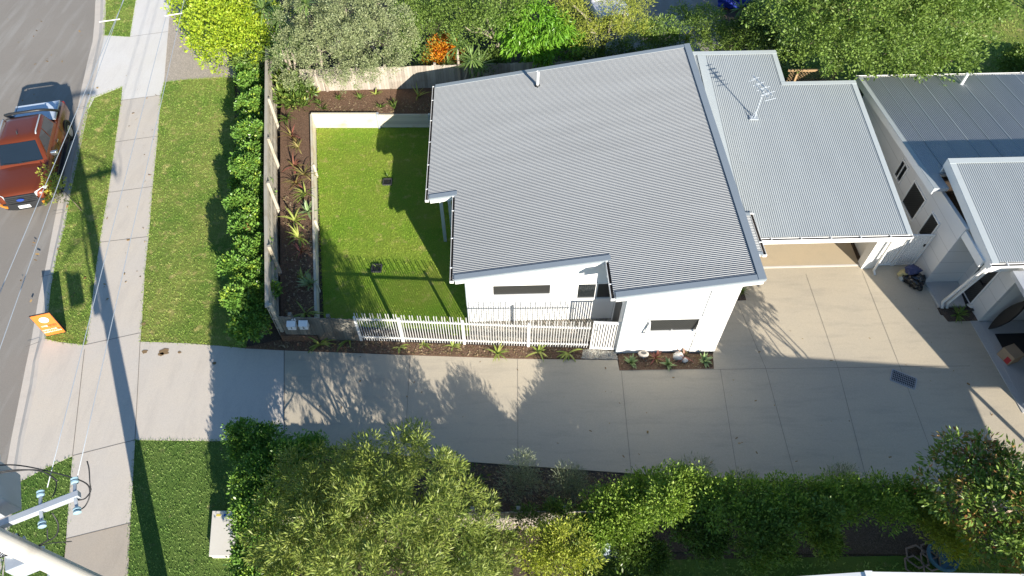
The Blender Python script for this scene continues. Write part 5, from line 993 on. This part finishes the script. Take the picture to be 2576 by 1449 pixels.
M['lf_lime'] = leafmat('lime_leaves', [(0.216,0.365,0.024),(0.351,0.486,0.041),(0.459,0.540,0.047),(0.162,0.284,0.020)], 0.24)
M['lf_hedge'] = leafmat('hedge_leaves', [(0.070,0.173,0.035),(0.110,0.271,0.049),(0.186,0.370,0.070),(0.087,0.210,0.045)], 0.13, .32)
M['lf_hedgetip'] = leafmat('hedge_new_leaves', [(0.306,0.468,0.064),(0.432,0.576,0.090)], 0.21)
M['lf_grey'] = leafmat('grey_green_leaves', [(0.188,0.240,0.120),(0.270,0.323,0.173),(0.352,0.383,0.217),(0.135,0.180,0.090)], 0.15)
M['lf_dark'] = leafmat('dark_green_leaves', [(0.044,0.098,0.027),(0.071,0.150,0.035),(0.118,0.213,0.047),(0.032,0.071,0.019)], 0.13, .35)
M['lf_mid'] = leafmat('mid_green_leaves', [(0.085,0.171,0.034),(0.139,0.248,0.053),(0.209,0.318,0.078),(0.062,0.132,0.028)], 0.18)
M['lf_lush'] = leafmat('lush_green_leaves', [(0.081,0.243,0.020),(0.135,0.351,0.030),(0.203,0.419,0.047)], 0.21, .35)
M['lf_yel'] = leafmat('yellow_green_leaves', [(0.246,0.319,0.043),(0.377,0.420,0.065),(0.464,0.493,0.094),(0.174,0.232,0.043)], 0.23)
M['lf_wattle'] = leafmat('wattle_leaves', [(0.14,0.215,0.045),(0.225,0.30,0.07),(0.34,0.39,0.105),(0.10,0.16,0.04)], 0.19)
M['lf_fire'] = leafmat('croton_leaves', [(0.605,0.110,0.013),(0.726,0.242,0.017),(0.770,0.396,0.033),(0.495,0.055,0.013)], 0.21)
M['lf_red'] = leafmat('red_tip_leaves', [(0.300,0.100,0.045),(0.400,0.200,0.090),(0.300,0.240,0.080),(0.220,0.060,0.040)], 0.18)
M['lf_yucca'] = leafmat('yucca_leaves', [(0.098,0.196,0.056),(0.168,0.280,0.084),(0.238,0.350,0.126)], 0.15)
M['lf_strap'] = leafmat('strap_leaves', [(0.169,0.260,0.046),(0.286,0.364,0.078),(0.416,0.442,0.130)], 0.18)
M['lf_agave'] = leafmat('agave_leaves', [(0.144,0.240,0.102),(0.228,0.336,0.156),(0.300,0.396,0.204)], 0.09)
M['lf_cord'] = leafmat('cordyline_leaves', [(0.224,0.049,0.070),(0.336,0.084,0.098),(0.168,0.070,0.056),(0.280,0.238,0.084)], 0.18)
M['lf_brom'] = leafmat('dry_strap_leaves', [(0.380,0.300,0.130),(0.300,0.240,0.100),(0.220,0.200,0.070)], 0.15)
M['lf_vine'] = leafmat('vine_leaves', [(0.123,0.229,0.039),(0.211,0.352,0.056),(0.334,0.458,0.088),(0.088,0.167,0.032)], 0.19)
M['lf_silver'] = leafmat('silver_leaves', [(0.169,0.208,0.143),(0.247,0.286,0.208),(0.325,0.364,0.260)], 0.15)
# --- hedge along the side fence: eleven rounded shrubs
hedge = [(632,212,1.3,.60),(640,262,1.4,.58),(632,318,1.4,.60),(642,372,1.4,.58),(630,428,1.45,.60),(638,486,1.45,.60),(624,545,1.45,.62),(634,604,1.3,.54),(640,652,1.35,.54),(628,716,1.5,.70),(640,785,1.45,.66)]
nth = ['first from the gravel end','second from the gravel end','third from the gravel end','fourth from the gravel end','fifth from the gravel end','sixth, in the middle','fifth from the driveway','fourth from the driveway, thinner and browner','third from the driveway, small','second from the driveway, the largest','nearest the driveway']
for i, (u, v, z, r) in enumerate(hedge):
    c = P(u, v, z*.62); b = (c[0], c[1], -.03); rg = np.random.default_rng(i+50)
    lobes = [(c[0]+rg.uniform(-.15,.15), c[1]+rg.uniform(-.25,.25), z*.55, r*.85, r*1.15, z*.42)]+[(c[0]+rg.uniform(-.7,.6)*r, c[1]+rg.uniform(-1.15,1.15)*r, z*rg.uniform(.35,1.08), r*rg.uniform(.3,.5)) for _ in range(9)]
    tree('hedge_shrub', 'glossy rounded hedge shrub beside the timber fence, '+nth[i], 'shrub', b, lobes, 'lf_hedge', 'hedge shrubs along the side fence', 190, .15, 30, .10, .062, 60+i, extra=('lf_hedgetip',80,16,.9) if i != 7 else ('lf_red',20,8,.9), tr=.04, limbs=4, shell=.6)
# --- lime tree at the top left
tree('lime_green_tree', 'dense lime green bushy tree beside the gravel patch and the footpath', 'tree', (*P(585,60,0)[:2],-.03), LB([(500,20,1.8,1.2),(560,10,2.4,1.5),(620,40,2.4,1.4),(560,75,2.2,1.4),(600,115,1.8,1.3),(530,100,1.5,1.0),(640,95,1.9,1.1),(560,140,1.2,.9),(500,60,1.4,.9),(660,55,2.0,1.0)]), 'lf_lime', None, 380, .26, 40, .12, .065, 1, tr=.12, shell=.75)
tree('dark_shrub', 'dark green shrub squeezed between the lime tree and the hedge top', 'shrub', (*P(640,160,0)[:2],-.03), LB([(640,150,1.2,.7),(670,130,1.4,.6),(610,165,.9,.5)]), 'lf_mid', None, 90, .2, 24, .1, .05, 2, tr=.04)
# --- grey green tea tree over the back fence
tree('tea_tree', 'grey green fine leaved tree spilling over the back paling fence', 'tree', (*P(880,60,0)[:2],.5), LB([(770,60,3.6,1.1),(830,25,4.2,1.3),(900,15,4.4,1.3),(960,60,4.2,1.2),(890,75,4.3,1.3),(820,95,3.8,1.2),(760,130,3.0,1.0),(860,140,3.2,1.1),(940,130,3.3,1.2),(990,110,3.2,1.0),(740,175,2.4,.8),(900,180,2.5,.75),(970,170,2.6,.7),(790,170,2.7,.7),(755,205,1.9,.5),(850,205,1.9,.45),(800,215,1.7,.4),(920,212,1.9,.4),(1000,165,2.2,.5)]), 'lf_grey', None, 330, .21, 100, .07, .03, 3, bark='barkpale', tr=.12, limbs=20, shell=.93, out=.3)
# --- yuccas / dragon trees
def rosette(n, L, W, r, el=(-.1, 1.2), droop=.5, seg=5, twist=.0, wprof=None):
    V = []
    for k in range(n):
        a = r.uniform(0, 2*math.pi); e = r.uniform(*el); l = L*r.uniform(.7, 1.2); ca, sa = math.cos(a), math.sin(a); px = pz = 0.; ang = e; pts = []
        for s in range(seg+1):
            pts.append((px*ca, px*sa, pz)); px += math.cos(ang)*l/seg; pz += math.sin(ang)*l/seg; ang -= droop/seg*r.uniform(.7, 1.3)
        sx, sy = -sa, ca
        for s in range(seg):
            f0, f1 = s/seg, (s+1)/seg; wf = lambda f: (W*(.55+.6*math.sin(math.pi*min(1, f*.9+.15)))*(1-f**3)+.002) if wprof is None else W*wprof(f); w0, w1 = wf(f0)/2, wf(f1)/2
            p, q = pts[s], pts[s+1]; V += [(p[0]-sx*w0,p[1]-sy*w0,p[2]),(p[0]+sx*w0,p[1]+sy*w0,p[2]),(q[0]+sx*w1,q[1]+sy*w1,q[2]),(q[0]-sx*w1,q[1]-sy*w1,q[2])]
    return np.array(V)
def merge_mesh(name, V, m, par=None):       # rosettes: weld each leaf so that it is one island
    o = npmesh(name, V, 4, m, par); bm = bmesh.new(); bm.from_mesh(o.data); bmesh.ops.remove_doubles(bm, verts=bm.verts, dist=.0004); bm.to_mesh(o.data); bm.free(); return o
def yucca(u, v, z, label, heads=1, L=.75, seed=1, leaf='lf_yucca', spread=.45, n=46):
    c = P(u, v, z); r = np.random.default_rng(seed); o = thing('yucca', label, 'yucca', (c[0], c[1], .3)); hs_ = []
    for k in range(heads): h = np.array([c[0]+(r.uniform(-1,1)*spread if k else 0), c[1]+(r.uniform(-1,1)*spread if k else 0), z-(r.uniform(.1,.8) if k else 0)]); hs_.append(h)
    V = np.concatenate([rosette(n, L, .05, r, (-.5, 1.35), .5)+h for h in hs_]); merge_mesh('leaves', V, M[leaf], o)
    m = MB()
    for h in hs_: limb(m, (c[0],c[1],.2), h, .07, .05, r, 5, .05)
    build('trunk', m, M['barkpale'], o, smooth=True)
yucca(662,22,3.2,'spiky green yucca at the top edge behind the lime green tree',2,.75,1)
yucca(708,112,2.6,'spiky yucca with several heads between the lime tree and the grey tree',3,.7,2,spread=.5)
yucca(700,50,3.4,'tall spiky yucca leaning beside the grey green tree, upper one of the pair',2,.75,9)
yucca(768,10,4.6,'spiky yucca rising above the grey green tree at the top edge',1,.8,3)
yucca(1150,118,2.6,'spiky yucca immediately right of the orange shrub',2,.65,4)
yucca(1188,150,2.2,'spiky yucca in front, between the orange shrub and the bare trunk',2,.75,5)
yucca(1125,160,1.6,'low pale yucca growing out of the foot of the orange shrub',1,.6,6)
yucca(1728,100,1.9,'yellow green bromeliad like rosette behind the roof peak',1,.5,7,'lf_yel',n=22)
yucca(1865,22,2.6,'spiky green palm like rosette below the blue tarpaulin',1,.6,8,n=26)
# --- orange croton
tree('croton', 'flame orange and yellow leaved croton shrub behind the back fence', 'shrub', (*P(1118,140,.5)[:2],.5), LB([(1115,118,1.9,.55),(1100,150,1.3,.55),(1135,150,1.3,.6),(1118,135,1.7,.6)]), 'lf_fire', None, 110, .18, 20, .16, .045, 11, up=.7, tr=.03)
# --- shrubs and trees behind the back fence
tree('dark_tree', 'deep green small leaved tree with bare twigs left of the orange shrub', 'tree', (*P(1060,90,0)[:2],0), LB([(1030,40,2.6,1.0),(1070,15,3.0,1.0),(1060,90,2.4,1.0),(1035,130,1.9,.8),(1090,60,2.6,.9),(1075,165,1.2,.55)]), 'lf_mid', None, 300, .24, 26, .09, .035, 12, bark='barkpale', tr=.08, limbs=6)
tree('bushy_tree', 'green tree with a pale forking trunk at the top edge, right of the orange shrub', 'tree', (*P(1265,165,0)[:2],.3), LB([(1150,40,3.2,1.0),(1200,15,3.6,1.1),(1260,25,3.8,1.1),(1175,85,2.8,.9),(1225,70,3.0,.8),(1310,10,3.6,.9)]), 'lf_mid', None, 330, .25, 26, .10, .035, 13, bark='barkpale', tr=.16, limbs=6)
tree('green_shrub', 'glossy mid green shrub on the back fence line behind the bare trunk', 'shrub', (*P(1225,165,.4)[:2],.3), LB([(1215,165,1.4,.6),(1240,150,1.6,.5),(1200,185,1.1,.4)]), 'lf_dark', None, 120, .18, 24, .08, .045, 14, tr=.03)
tree('mango_tree', 'lush bright green tree with hanging leaves above the big roof', 'tree', (*P(1350,110,0)[:2],.2), LB([(1290,70,2.8,.8),(1340,60,3.2,.9),(1390,80,2.9,.85),(1320,115,2.2,.8),(1370,130,1.9,.75),(1430,110,2.0,.6),(1290,120,2.0,.5),(1350,150,1.3,.5)]), 'lf_lush', None, 190, .22, 32, .20, .05, 15, droop=1.2, up=0, tr=.1, shell=.8)
tree('feathery_tree', 'yellow green feathery tree with slanting bare branches near the white car', 'tree', (*P(1520,150,0)[:2],0), LB([(1440,40,3.4,.75),(1480,100,2.6,.8),(1560,20,3.8,.9),(1600,15,3.8,.8),(1540,75,2.8,.8),(1455,130,1.6,.5),(1590,60,2.8,.7),(1420,10,3.6,.7)]), 'lf_yel', None, 300, .26, 24, .10, .022, 16, bark='barkpale', tr=.13, limbs=8)
shr = [('green_shrub','bushy green shrub right of the feathery tree along the roof edge',[(1620,100,1.8,.8),(1660,85,1.9,.8),(1690,110,1.6,.6),(1640,130,1.2,.6)],'lf_mid',.10,.04),
 ('green_shrub','bushy green shrub with arching sprays behind the roof peak',[(1740,75,2.0,.8),(1780,60,2.2,.8),(1800,95,1.7,.7),(1760,115,1.2,.6),(1715,45,2.0,.6)],'lf_mid',.11,.035),
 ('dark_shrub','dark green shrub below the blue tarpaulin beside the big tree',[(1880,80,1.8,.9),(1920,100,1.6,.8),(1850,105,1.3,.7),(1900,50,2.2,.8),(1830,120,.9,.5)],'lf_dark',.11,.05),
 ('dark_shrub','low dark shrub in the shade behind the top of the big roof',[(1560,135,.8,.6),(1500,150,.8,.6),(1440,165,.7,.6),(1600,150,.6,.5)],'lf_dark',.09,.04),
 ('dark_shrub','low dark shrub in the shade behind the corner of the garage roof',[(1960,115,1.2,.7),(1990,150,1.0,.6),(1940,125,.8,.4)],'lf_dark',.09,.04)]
for i, (nm, lb, L_, lf, l, w_) in enumerate(shr): tree(nm, lb, 'shrub', (*P(L_[0][0],L_[0][1],0)[:2],0), LB(L_), lf, None, 170, .22, 26, l, w_, 20+i, tr=.04)
# --- the big tree at the upper right
tree('broad_tree', 'very large dark green tree filling the upper right behind the garages', 'tree', (*P(2210,60,0)[:2],0), LB([(1990,20,4.6,1.5),(2060,70,4.4,1.5),(2130,20,5.2,1.6),(2200,60,5.0,1.6),(2280,20,5.2,1.6),(2340,70,4.6,1.5),(2400,20,4.8,1.4),(2440,60,4.2,1.1),(2100,120,3.6,1.3),(2180,140,3.2,1.2),(2260,130,3.4,1.3),(2340,140,3.0,1.1),(2030,120,3.4,1.0),(2410,130,3.0,.8),(2060,165,2.4,.7),(2230,170,2.4,.7),(2300,175,2.2,.6),(2465,15,4.2,.7),(2390,165,2.2,.6),(2140,165,2.4,.6)]), 'lf_mid', None, 430, .32, 90, .12, .055, 30, tr=.24, limbs=16, shell=.93)
tree('green_shrub', 'rounded bright shrub on the lawn at the far right edge', 'shrub', (*P(2560,160,0)[:2],0), LB([(2560,160,.8,.8),(2590,150,.9,.8),(2545,175,.6,.5)]), 'lf_mid', None, 140, .2, 24, .12, .06, 31, tr=.04)
for i, (x, y, z, r, lb) in enumerate(((28.5,26,5.5,1.2,'tall tree beyond the right edge casting shade on the far lawn'),(27,31,6.5,2.2,'tall shade tree further beyond the far right lawn'))):
    tree('shade_tree', lb, 'tree', (x,y,0), [(x,y,z,r),(x+1,y+.5,z-.8,r*.8),(x-1,y-.3,z-.7,r*.8)], 'lf_dark', None, 160, .4, 24, .18, .08, 33+i, tr=.15)
# --- undergrowth beneath the back trees
V = []
for i, (x0, x1, y0, y1, z, nn) in enumerate(((-11,-3,24.6,31,.5,330),(-3,3.0,24.9,31,.5,300),(2.5,6,24.8,27.5,.4,90),(9.3,14,23.6,30,.6,200),(14,22,23.2,26,.5,130),(-5.5,-.3,3.2,6.8,.9,420),(1.2,3.2,3.0,5.8,.5,120))):
    r = np.random.default_rng(200+i); V.append(crown_pts([(r.uniform(x0,x1), r.uniform(y0,y1), r.uniform(.1,z), r.uniform(.4,.8)) for _ in range(26)], nn, .26, 22, .13, .05, 210+i))
tag(npmesh('undergrowth', np.concatenate(V), 4, M['lf_dark']), None, None, None, 'stuff')
tree('corner_lily', 'dense clump of broad leaved lilies in the far corner of the garden bed', 'plant', (*P(745,232,.6)[:2],.6), LB([(735,215,.9,.55),(760,235,.85,.5),(730,245,.85,.5),(750,258,.8,.4),(715,205,.9,.4)]), 'lf_dark', None, 120, .2, 16, .24, .06, 40, up=.9, tr=.02, extra=('lf_strap',26,7,1.0))
# --- driveway side: dark shrubs, the big wattle, hedge and the neighbour's shrubs
tree('clipped_shrub', 'small leaved shrub at the driveway edge with one bright yellow tip', 'shrub', (*P(640,1115,0)[:2],-.03), LB([(606,1095,1.45,.42),(640,1108,1.4,.5),(625,1135,1.2,.5),(675,1115,1.3,.45)]), 'lf_hedge', None, 190, .16, 28, .075, .045, 41, tr=.05, extra=('lf_hedgetip',24,14,.95))
tree('clipped_shrub', 'dark shrub growing against the post of the low paling fence', 'shrub', (*P(735,1150,0)[:2],-.03), LB([(720,1155,1.5,.55),(765,1140,1.6,.5),(690,1165,1.4,.55),(800,1135,1.5,.45)]), 'lf_hedge', None, 190, .16, 28, .075, .045, 42, tr=.05)
for i, (L_, lb) in enumerate((([(655,1190,1.6,.55),(635,1225,1.7,.55),(665,1250,1.7,.6),(700,1210,1.5,.6)],'tall dark shrub row beside the lawn, nearest the driveway'),([(645,1290,1.7,.6),(675,1320,1.7,.6),(640,1340,1.7,.5),(660,1370,1.7,.55)],'tall dark shrub overhanging the cream service cabinet'),([(640,1420,1.7,.55),(635,1470,1.7,.55),(670,1480,1.8,.65),(640,1540,1.7,.6)],'tall dark shrub at the bottom edge beside the lawn'))):
    tree('tall_shrub', lb, 'shrub', (*P(L_[0][0]+20,L_[0][1]+40,0)[:2],-.03), LB(L_), 'lf_hedge', None, 260, .18, 28, .075, .045, 43+i, tr=.05, extra=('lf_hedgetip',60,12,.9))
wl_ = [(870,1180,3.4,.55),(935,1155,3.6,.55),(1030,1130,3.4,.5),(1090,1180,3.2,.55),(790,1190,3.4,.62),(740,1260,3.4,.62),(830,1245,3.9,.75),(920,1210,4.3,.8),(1010,1190,4.4,.8),(1085,1225,4.0,.75),(1140,1290,3.0,.7),(700,1340,3.2,.62),(770,1330,3.9,.75),(860,1320,4.4,.85),(960,1300,4.7,.9),(1050,1310,4.5,.85),(1130,1370,3.3,.75),(1200,1340,2.3,.6),(1250,1310,1.7,.5),(720,1420,3.4,.7),(800,1420,4.1,.8),(900,1410,4.5,.85),(1000,1410,4.6,.85),(1100,1440,4.0,.75),(1200,1420,2.4,.65),(1260,1400,1.7,.55),(1280,1340,1.4,.42),(760,1500,3.6,.8),(880,1510,4.2,.9),(1010,1510,4.3,.9),(1130,1520,3.8,.8),(1240,1490,2.0,.65),(1040,1105,3.4,.28),(900,1190,3.5,.4),(880,1290,2.2,1.1),(1000,1270,2.2,1.1),(960,1380,2.4,1.3),(800,1330,2.0,.9),(1090,1330,2.0,.9),(1230,1380,1.9,.6),(1180,1300,2.3,.5),(1200,1480,2.2,.7),(800,1250,2.6,.8),(860,1225,2.8,.7)]
tree('wattle_tree', 'huge olive green tree with narrow drooping leaves at the bottom of the photo', 'tree', (*P(960,1370,0)[:2],-.03), LB(wl_), 'lf_wattle', None, 270, .25, 150, .13, .024, 50, droop=.1, up=.25, out=.4, tr=.08, limbs=8, shell=.93)
tree('silver_shrub', 'feathery silver green shrub by the driveway edge with one tall pale shoot', 'shrub', (*P(1310,1215,0)[:2],-.02), LB([(1310,1190,.8,.45),(1325,1215,.5,.4),(1295,1230,.5,.4),(1318,1155,1.3,.18)]), 'lf_silver', None, 70, .2, 24, .13, .014, 51, up=.8, tr=.025)
tree('silver_shrub', 'rounded feathery grey shrub in the mulch right of the pale shoot', 'shrub', (*P(1430,1225,0)[:2],-.02), LB([(1430,1215,.6,.5),(1450,1235,.4,.4),(1410,1240,.4,.4)]), 'lf_silver', None, 80, .2, 24, .13, .014, 52, up=.8, tr=.025)
for i, (u, v, s, lb) in enumerate(((1735,1185,.4,'thin grey shrub leaning over the driveway edge behind the bright hedge'),(1860,1215,.35,'low grey shrub at the driveway edge right of the bright hedge'),(2105,1195,.3,'wispy grey shrub against the shaded driveway edge'))):
    c = P(u, v+15, 0); tree('silver_shrub', lb, 'shrub', (c[0],c[1],-.02), [(c[0],c[1],s,s),(c[0]+s*.6,c[1]+.1,s*.8,s*.7),(c[0]-s*.6,c[1],s*.6,s*.7)], 'lf_silver', None, 36, .18, 18, .13, .014, 53+i, up=.8, tr=.02)
hd = [([(1500,1290,1.0,.5),(1470,1320,.8,.4),(1540,1265,1.2,.5),(1510,1330,1.1,.45)],'lf_vine','bright sunlit hedge shrub over the old fence, left end of the hedge'),([(1590,1250,1.25,.52),(1640,1230,1.35,.52),(1610,1290,1.35,.5),(1570,1320,1.2,.5)],'lf_vine','bright sunlit hedge shrub in the middle of the lit hedge'),([(1690,1225,1.8,.55),(1740,1225,1.7,.5),(1680,1265,1.9,.5),(1770,1240,1.6,.4)],'lf_vine','bright sunlit hedge shrub at the right of the lit hedge'),
 ([(1800,1250,1.7,.5),(1850,1250,1.7,.5),(1900,1255,1.7,.5),(1780,1285,1.8,.5),(1860,1290,1.8,.5)],'lf_vine','shaded stretch of hedge beside the lit hedge along the driveway'),([(1960,1250,1.7,.5),(2020,1250,1.7,.5),(1940,1290,1.8,.5),(2000,1290,1.8,.5)],'lf_vine','shaded stretch of hedge in the middle of the dark side'),([(2080,1250,1.7,.5),(2140,1245,1.7,.45),(2100,1280,1.8,.5),(2170,1270,1.8,.45)],'lf_vine','hedge stretch with a thin sunlit wedge near the right'),([(2220,1250,1.7,.5),(2280,1245,1.7,.5),(2240,1285,1.9,.5),(2310,1270,1.8,.5)],'lf_vine','hedge stretch at the right below the red tipped tree')]
for i, (L_, lf, lb) in enumerate(hd): tree('hedge_shrub', lb, 'shrub', (*P(L_[0][0]+30,L_[0][1]+20,0)[:2],-.03), LB(L_), lf, 'hedge over the old fence', 190, .19, 30, .085, .036, 60+i, up=.4, tr=.04)
sh2 = [('yellow_shrub','yellow green rounded shrub at the bottom beside the huge olive tree',[(1360,1385,1.8,.55),(1420,1370,1.9,.6),(1400,1420,1.8,.6),(1455,1410,1.8,.5),(1390,1350,1.7,.4),(1350,1420,1.5,.4)],'lf_yel',.10,.028),
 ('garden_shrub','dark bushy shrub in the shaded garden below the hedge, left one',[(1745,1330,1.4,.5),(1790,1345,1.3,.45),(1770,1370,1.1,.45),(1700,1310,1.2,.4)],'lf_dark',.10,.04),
 ('garden_shrub','blue green shrub with small white flowers in the shaded garden',[(1900,1315,1.8,.5),(1950,1330,1.8,.5),(1920,1370,1.4,.55),(1890,1400,1.1,.4),(1965,1390,1.2,.4)],'lf_mid',.10,.045),
 ('garden_shrub','upright shrub with yellow leaves for a sunlit tip in the dark garden',[(2065,1300,1.9,.35),(2085,1290,2.2,.25),(2060,1340,1.4,.4),(2075,1365,1.0,.35)],'lf_mid',.10,.04),
 ('yellow_shrub','bright yellow green shrub under the red tipped tree',[(2330,1310,1.9,.4),(2360,1335,1.8,.45),(2390,1360,1.6,.4),(2420,1385,1.3,.35),(2345,1290,2.0,.3)],'lf_yel',.10,.03),
 ('garden_shrub','faint dark shrub on the shaded lawn left of the garden statue side',[(1600,1385,.8,.5),(1640,1400,.6,.4)],'lf_dark',.09,.03),
 ('garden_shrub','dark leafy shrub filling the gap between statue and hedge',[(1560,1345,.9,.45),(1490,1360,.8,.4),(1330,1310,1.2,.35),(1400,1300,1.2,.4)],'lf_dark',.09,.035)]
for i, (nm, lb, L_, lf, l, w_) in enumerate(sh2): tree(nm, lb, 'shrub', (*P(L_[1][0],L_[1][1]+40,0)[:2],0), LB(L_), lf, None, 150, .17, 28, l, w_, 70+i, up=.4, tr=.03, extra=('lf_yel',10,10,.9) if i == 3 else None)  # extra yellow leaves on the upright shrub stand in for sunlight on its tip
tree('red_tipped_tree', 'tree with red tipped leaves leaning over the driveway at the lower right', 'tree', (*P(2500,1330,0)[:2],0), LB([(2420,1150,3.2,.55),(2460,1140,3.2,.4),(2390,1185,2.9,.5),(2500,1190,3.3,.55),(2440,1215,3.2,.6),(2540,1180,3.2,.5),(2560,1230,3.4,.7),(2490,1270,3.4,.6),(2400,1250,2.8,.5),(2350,1230,2.3,.4),(2550,1310,3.3,.7),(2480,1340,2.8,.5),(2560,1390,3.0,.6),(2500,1410,2.4,.5),(2590,1260,3.6,.8)]), 'lf_mid', None, 150, .24, 30, .15, .055, 80, droop=.2, bark='barkpale', tr=.08, limbs=12, shell=.7, extra=('lf_red',130,14,.9))
for i, (x, y, z, r, lb) in enumerate(((7.2,5.2,3.6,.9,'slim tall tree beyond the patio roof, shading the driveway'),(10.6,4.6,4.2,1.1,'tall tree beyond the patio roof, shading the middle of the driveway'),(14.0,4.4,4.6,1.1,'tall tree near the red tipped tree, outside the picture'))): pass
# --- small plants: strap lilies, agaves, cordylines
def plant(u, v, label, kind='lily', n=12, L=.4, seed=1, z=0., leaf='lf_strap', W=.045, el=(.2,1.3), droop=1.3, group=None):
    c = P(u, v, z); r = np.random.default_rng(seed); V = rosette(n, L, W, r, el, droop)+np.array([0,0,0]); o = merge_mesh(kind, V, M[leaf]); o.location = (c[0],c[1],z); return tag(o, label, 'plant', group)
fg = 'strap leaved lilies along the front fence'
for i, (u, v, L_, n, lb) in enumerate(((805,862,.55,14,'spreading strap leaved lily in front of the grey paling fence'),(880,850,.6,10,'tall leaning strap lily at the joint between the paling and picket fences'),(1005,868,.32,6,'small strap lily below the first white picket panel'),(1065,862,.4,8,'yellow green strap lily left of the middle of the picket fence'),(1140,866,.48,10,'yellow green strap lily with long leaves in front of the second picket panel'),(1252,885,.48,12,'bushy yellow green strap lily beneath the third picket panel'),(1355,880,.5,12,'yellow green strap lily, second from the white gate'),(1430,883,.5,13,'yellow green strap lily closest to the white gate'))):
    plant(u, v+6, lb, 'strap_lily', n, L_, 300+i, .03, 'lf_strap', .05, (.2,1.2), 1.5, fg)
for i, (u, v, lf, kd, lb) in enumerate(((1587,908,'lf_agave','agave','pale green agave at the left of the front bed'),(1648,897,'lf_cord','cordyline','reddish leaved plant beside the round garden light'),(1680,912,'lf_agave','agave','pale green agave in the middle of the front bed'),(1720,893,'lf_cord','cordyline','reddish leaved plant behind the white rocks'),(1771,902,'lf_agave','agave','pale green agave at the right end of the front bed'))):
    plant(u, v+5, lb, kd, 20 if kd == 'agave' else 22, .30 if kd == 'agave' else .36, 320+i, .0, lf, .075 if kd == 'agave' else .04, (.25,1.35), .3 if kd == 'agave' else .9)
nb = [(805,258),(812,272),(853,248),(906,245),(958,268),(988,258),(992,270),(1052,240),(945,235)]
nl = ['leftmost small lily in the back soil bed','small lily in the back bed just below the leftmost','small upright lily in the back bed, second clump from the left','small lily in the middle of the sunny back bed','small lily of the close pair near the retaining wall','larger dark lily clump beside the roof shadow','low front lily of the clump beside the roof shadow','tall thin lily standing in the roof shadow','lily close under the back paling fence']
for i, (u, v) in enumerate(nb): plant(u, v+3, nl[i], 'small_lily', 9 if i != 5 else 16, .34 if i != 7 else .6, 340+i, .645, 'lf_dark' if i < 7 else 'lf_strap', .06, (.5,1.45), .7, 'small lilies in the back bed')
wbp = [(735,345,'lf_cord',.45,'cordyline','red cordyline furthest up the narrow side bed'),(750,372,'lf_brom',.4,'dry_lily','straw coloured lily below the top red cordyline'),(740,420,'lf_cord',.5,'cordyline','red cordyline in the upper middle of the side bed'),(765,440,'lf_brom',.5,'dry_lily','pale yellow drooping lily halfway up the side bed'),(745,462,'lf_cord',.42,'cordyline','red cordyline low in the row beside the pale lily'),(770,490,'lf_strap',.5,'strap_lily','yellow green lily with trailing leaves above the agave'),(775,533,'lf_agave',.32,'agave','grey green agave halfway along the side bed by the wall'),(742,556,'lf_strap',.5,'strap_lily','yellow green lily just below the upper agave'),(752,598,'lf_strap',.5,'strap_lily','yellow green lily above the dark red plant'),(757,635,'lf_cord',.36,'cordyline','dark red star shaped plant at the edge of the fence shadow'),(780,716,'lf_agave',.36,'agave','blue green agave in the shaded lower part of the side bed'),(762,700,'lf_strap',.3,'strap_lily','thin small lily beside the shaded agave'),(770,790,'lf_strap',.5,'strap_lily','dark strap lily behind the letterbox fence'),(722,300,'lf_dark',.4,'small_lily','dark green lily at the top end of the side bed')]
for i, (u, v, lf, L_, kd, lb) in enumerate(wbp): plant(u, v, lb, kd, 16 if kd != 'agave' else 20, L_*1.3, 360+i, .36+(.28*(800-v)/500), lf, .075 if kd == 'agave' else .05, (.1,1.3), .35 if kd == 'agave' else 1.2)
plant(1866,735,'grassy tuft in the tiny bed beside the stone corner','grass_tuft',26,.35,380,.02,'lf_mid',.02,(.6,1.4),.9)
plant(2408,792,'weedy green plant sprawling in the shaded porch planter','weedy_plant',26,.42,381,.03,'lf_mid',.03,(.1,1.2),.8)
plant(2418,786,'second weedy tuft beside the pale rock in the porch planter','weedy_plant',16,.3,382,.03,'lf_mid',.03,(.1,1.2),.8)
plant(975,447,'tiny dark sprig standing beside the lone black drain','sprig',8,.22,383,.0,'lf_dark',.03,(.9,1.5),.4)
c = sump2; plant(948,672,'dark weed growing round the drain in the fence shadow','weed',14,.22,384,0,'lf_dark',.03,(.1,.9),.5)
# sapling at the kerb beside the ute
c = P(150,480,0); sp_ = thing('kerb_sapling', 'small leafy sapling leaning over the kerb beside the ute', 'sapling', tuple(c)); m = MB(); tp_ = P(128,448,1.0); m.tube([P(205,530,0), tuple((P(205,530,0)+P(150,470,.8))/2+np.array([0,0,.15])), P(150,470,.9), tp_], [.015,.013,.012,.008], 6); build('stem', m, M['bark'], sp_)
V = crown_pts(LB([(135,455,1.0,.34),(150,478,.75,.34),(120,430,1.1,.26),(140,500,.5,.25)]), 55, .14, 12, .11, .04, 90); npmesh('leaves', V, 4, M['lf_yel'], sp_)
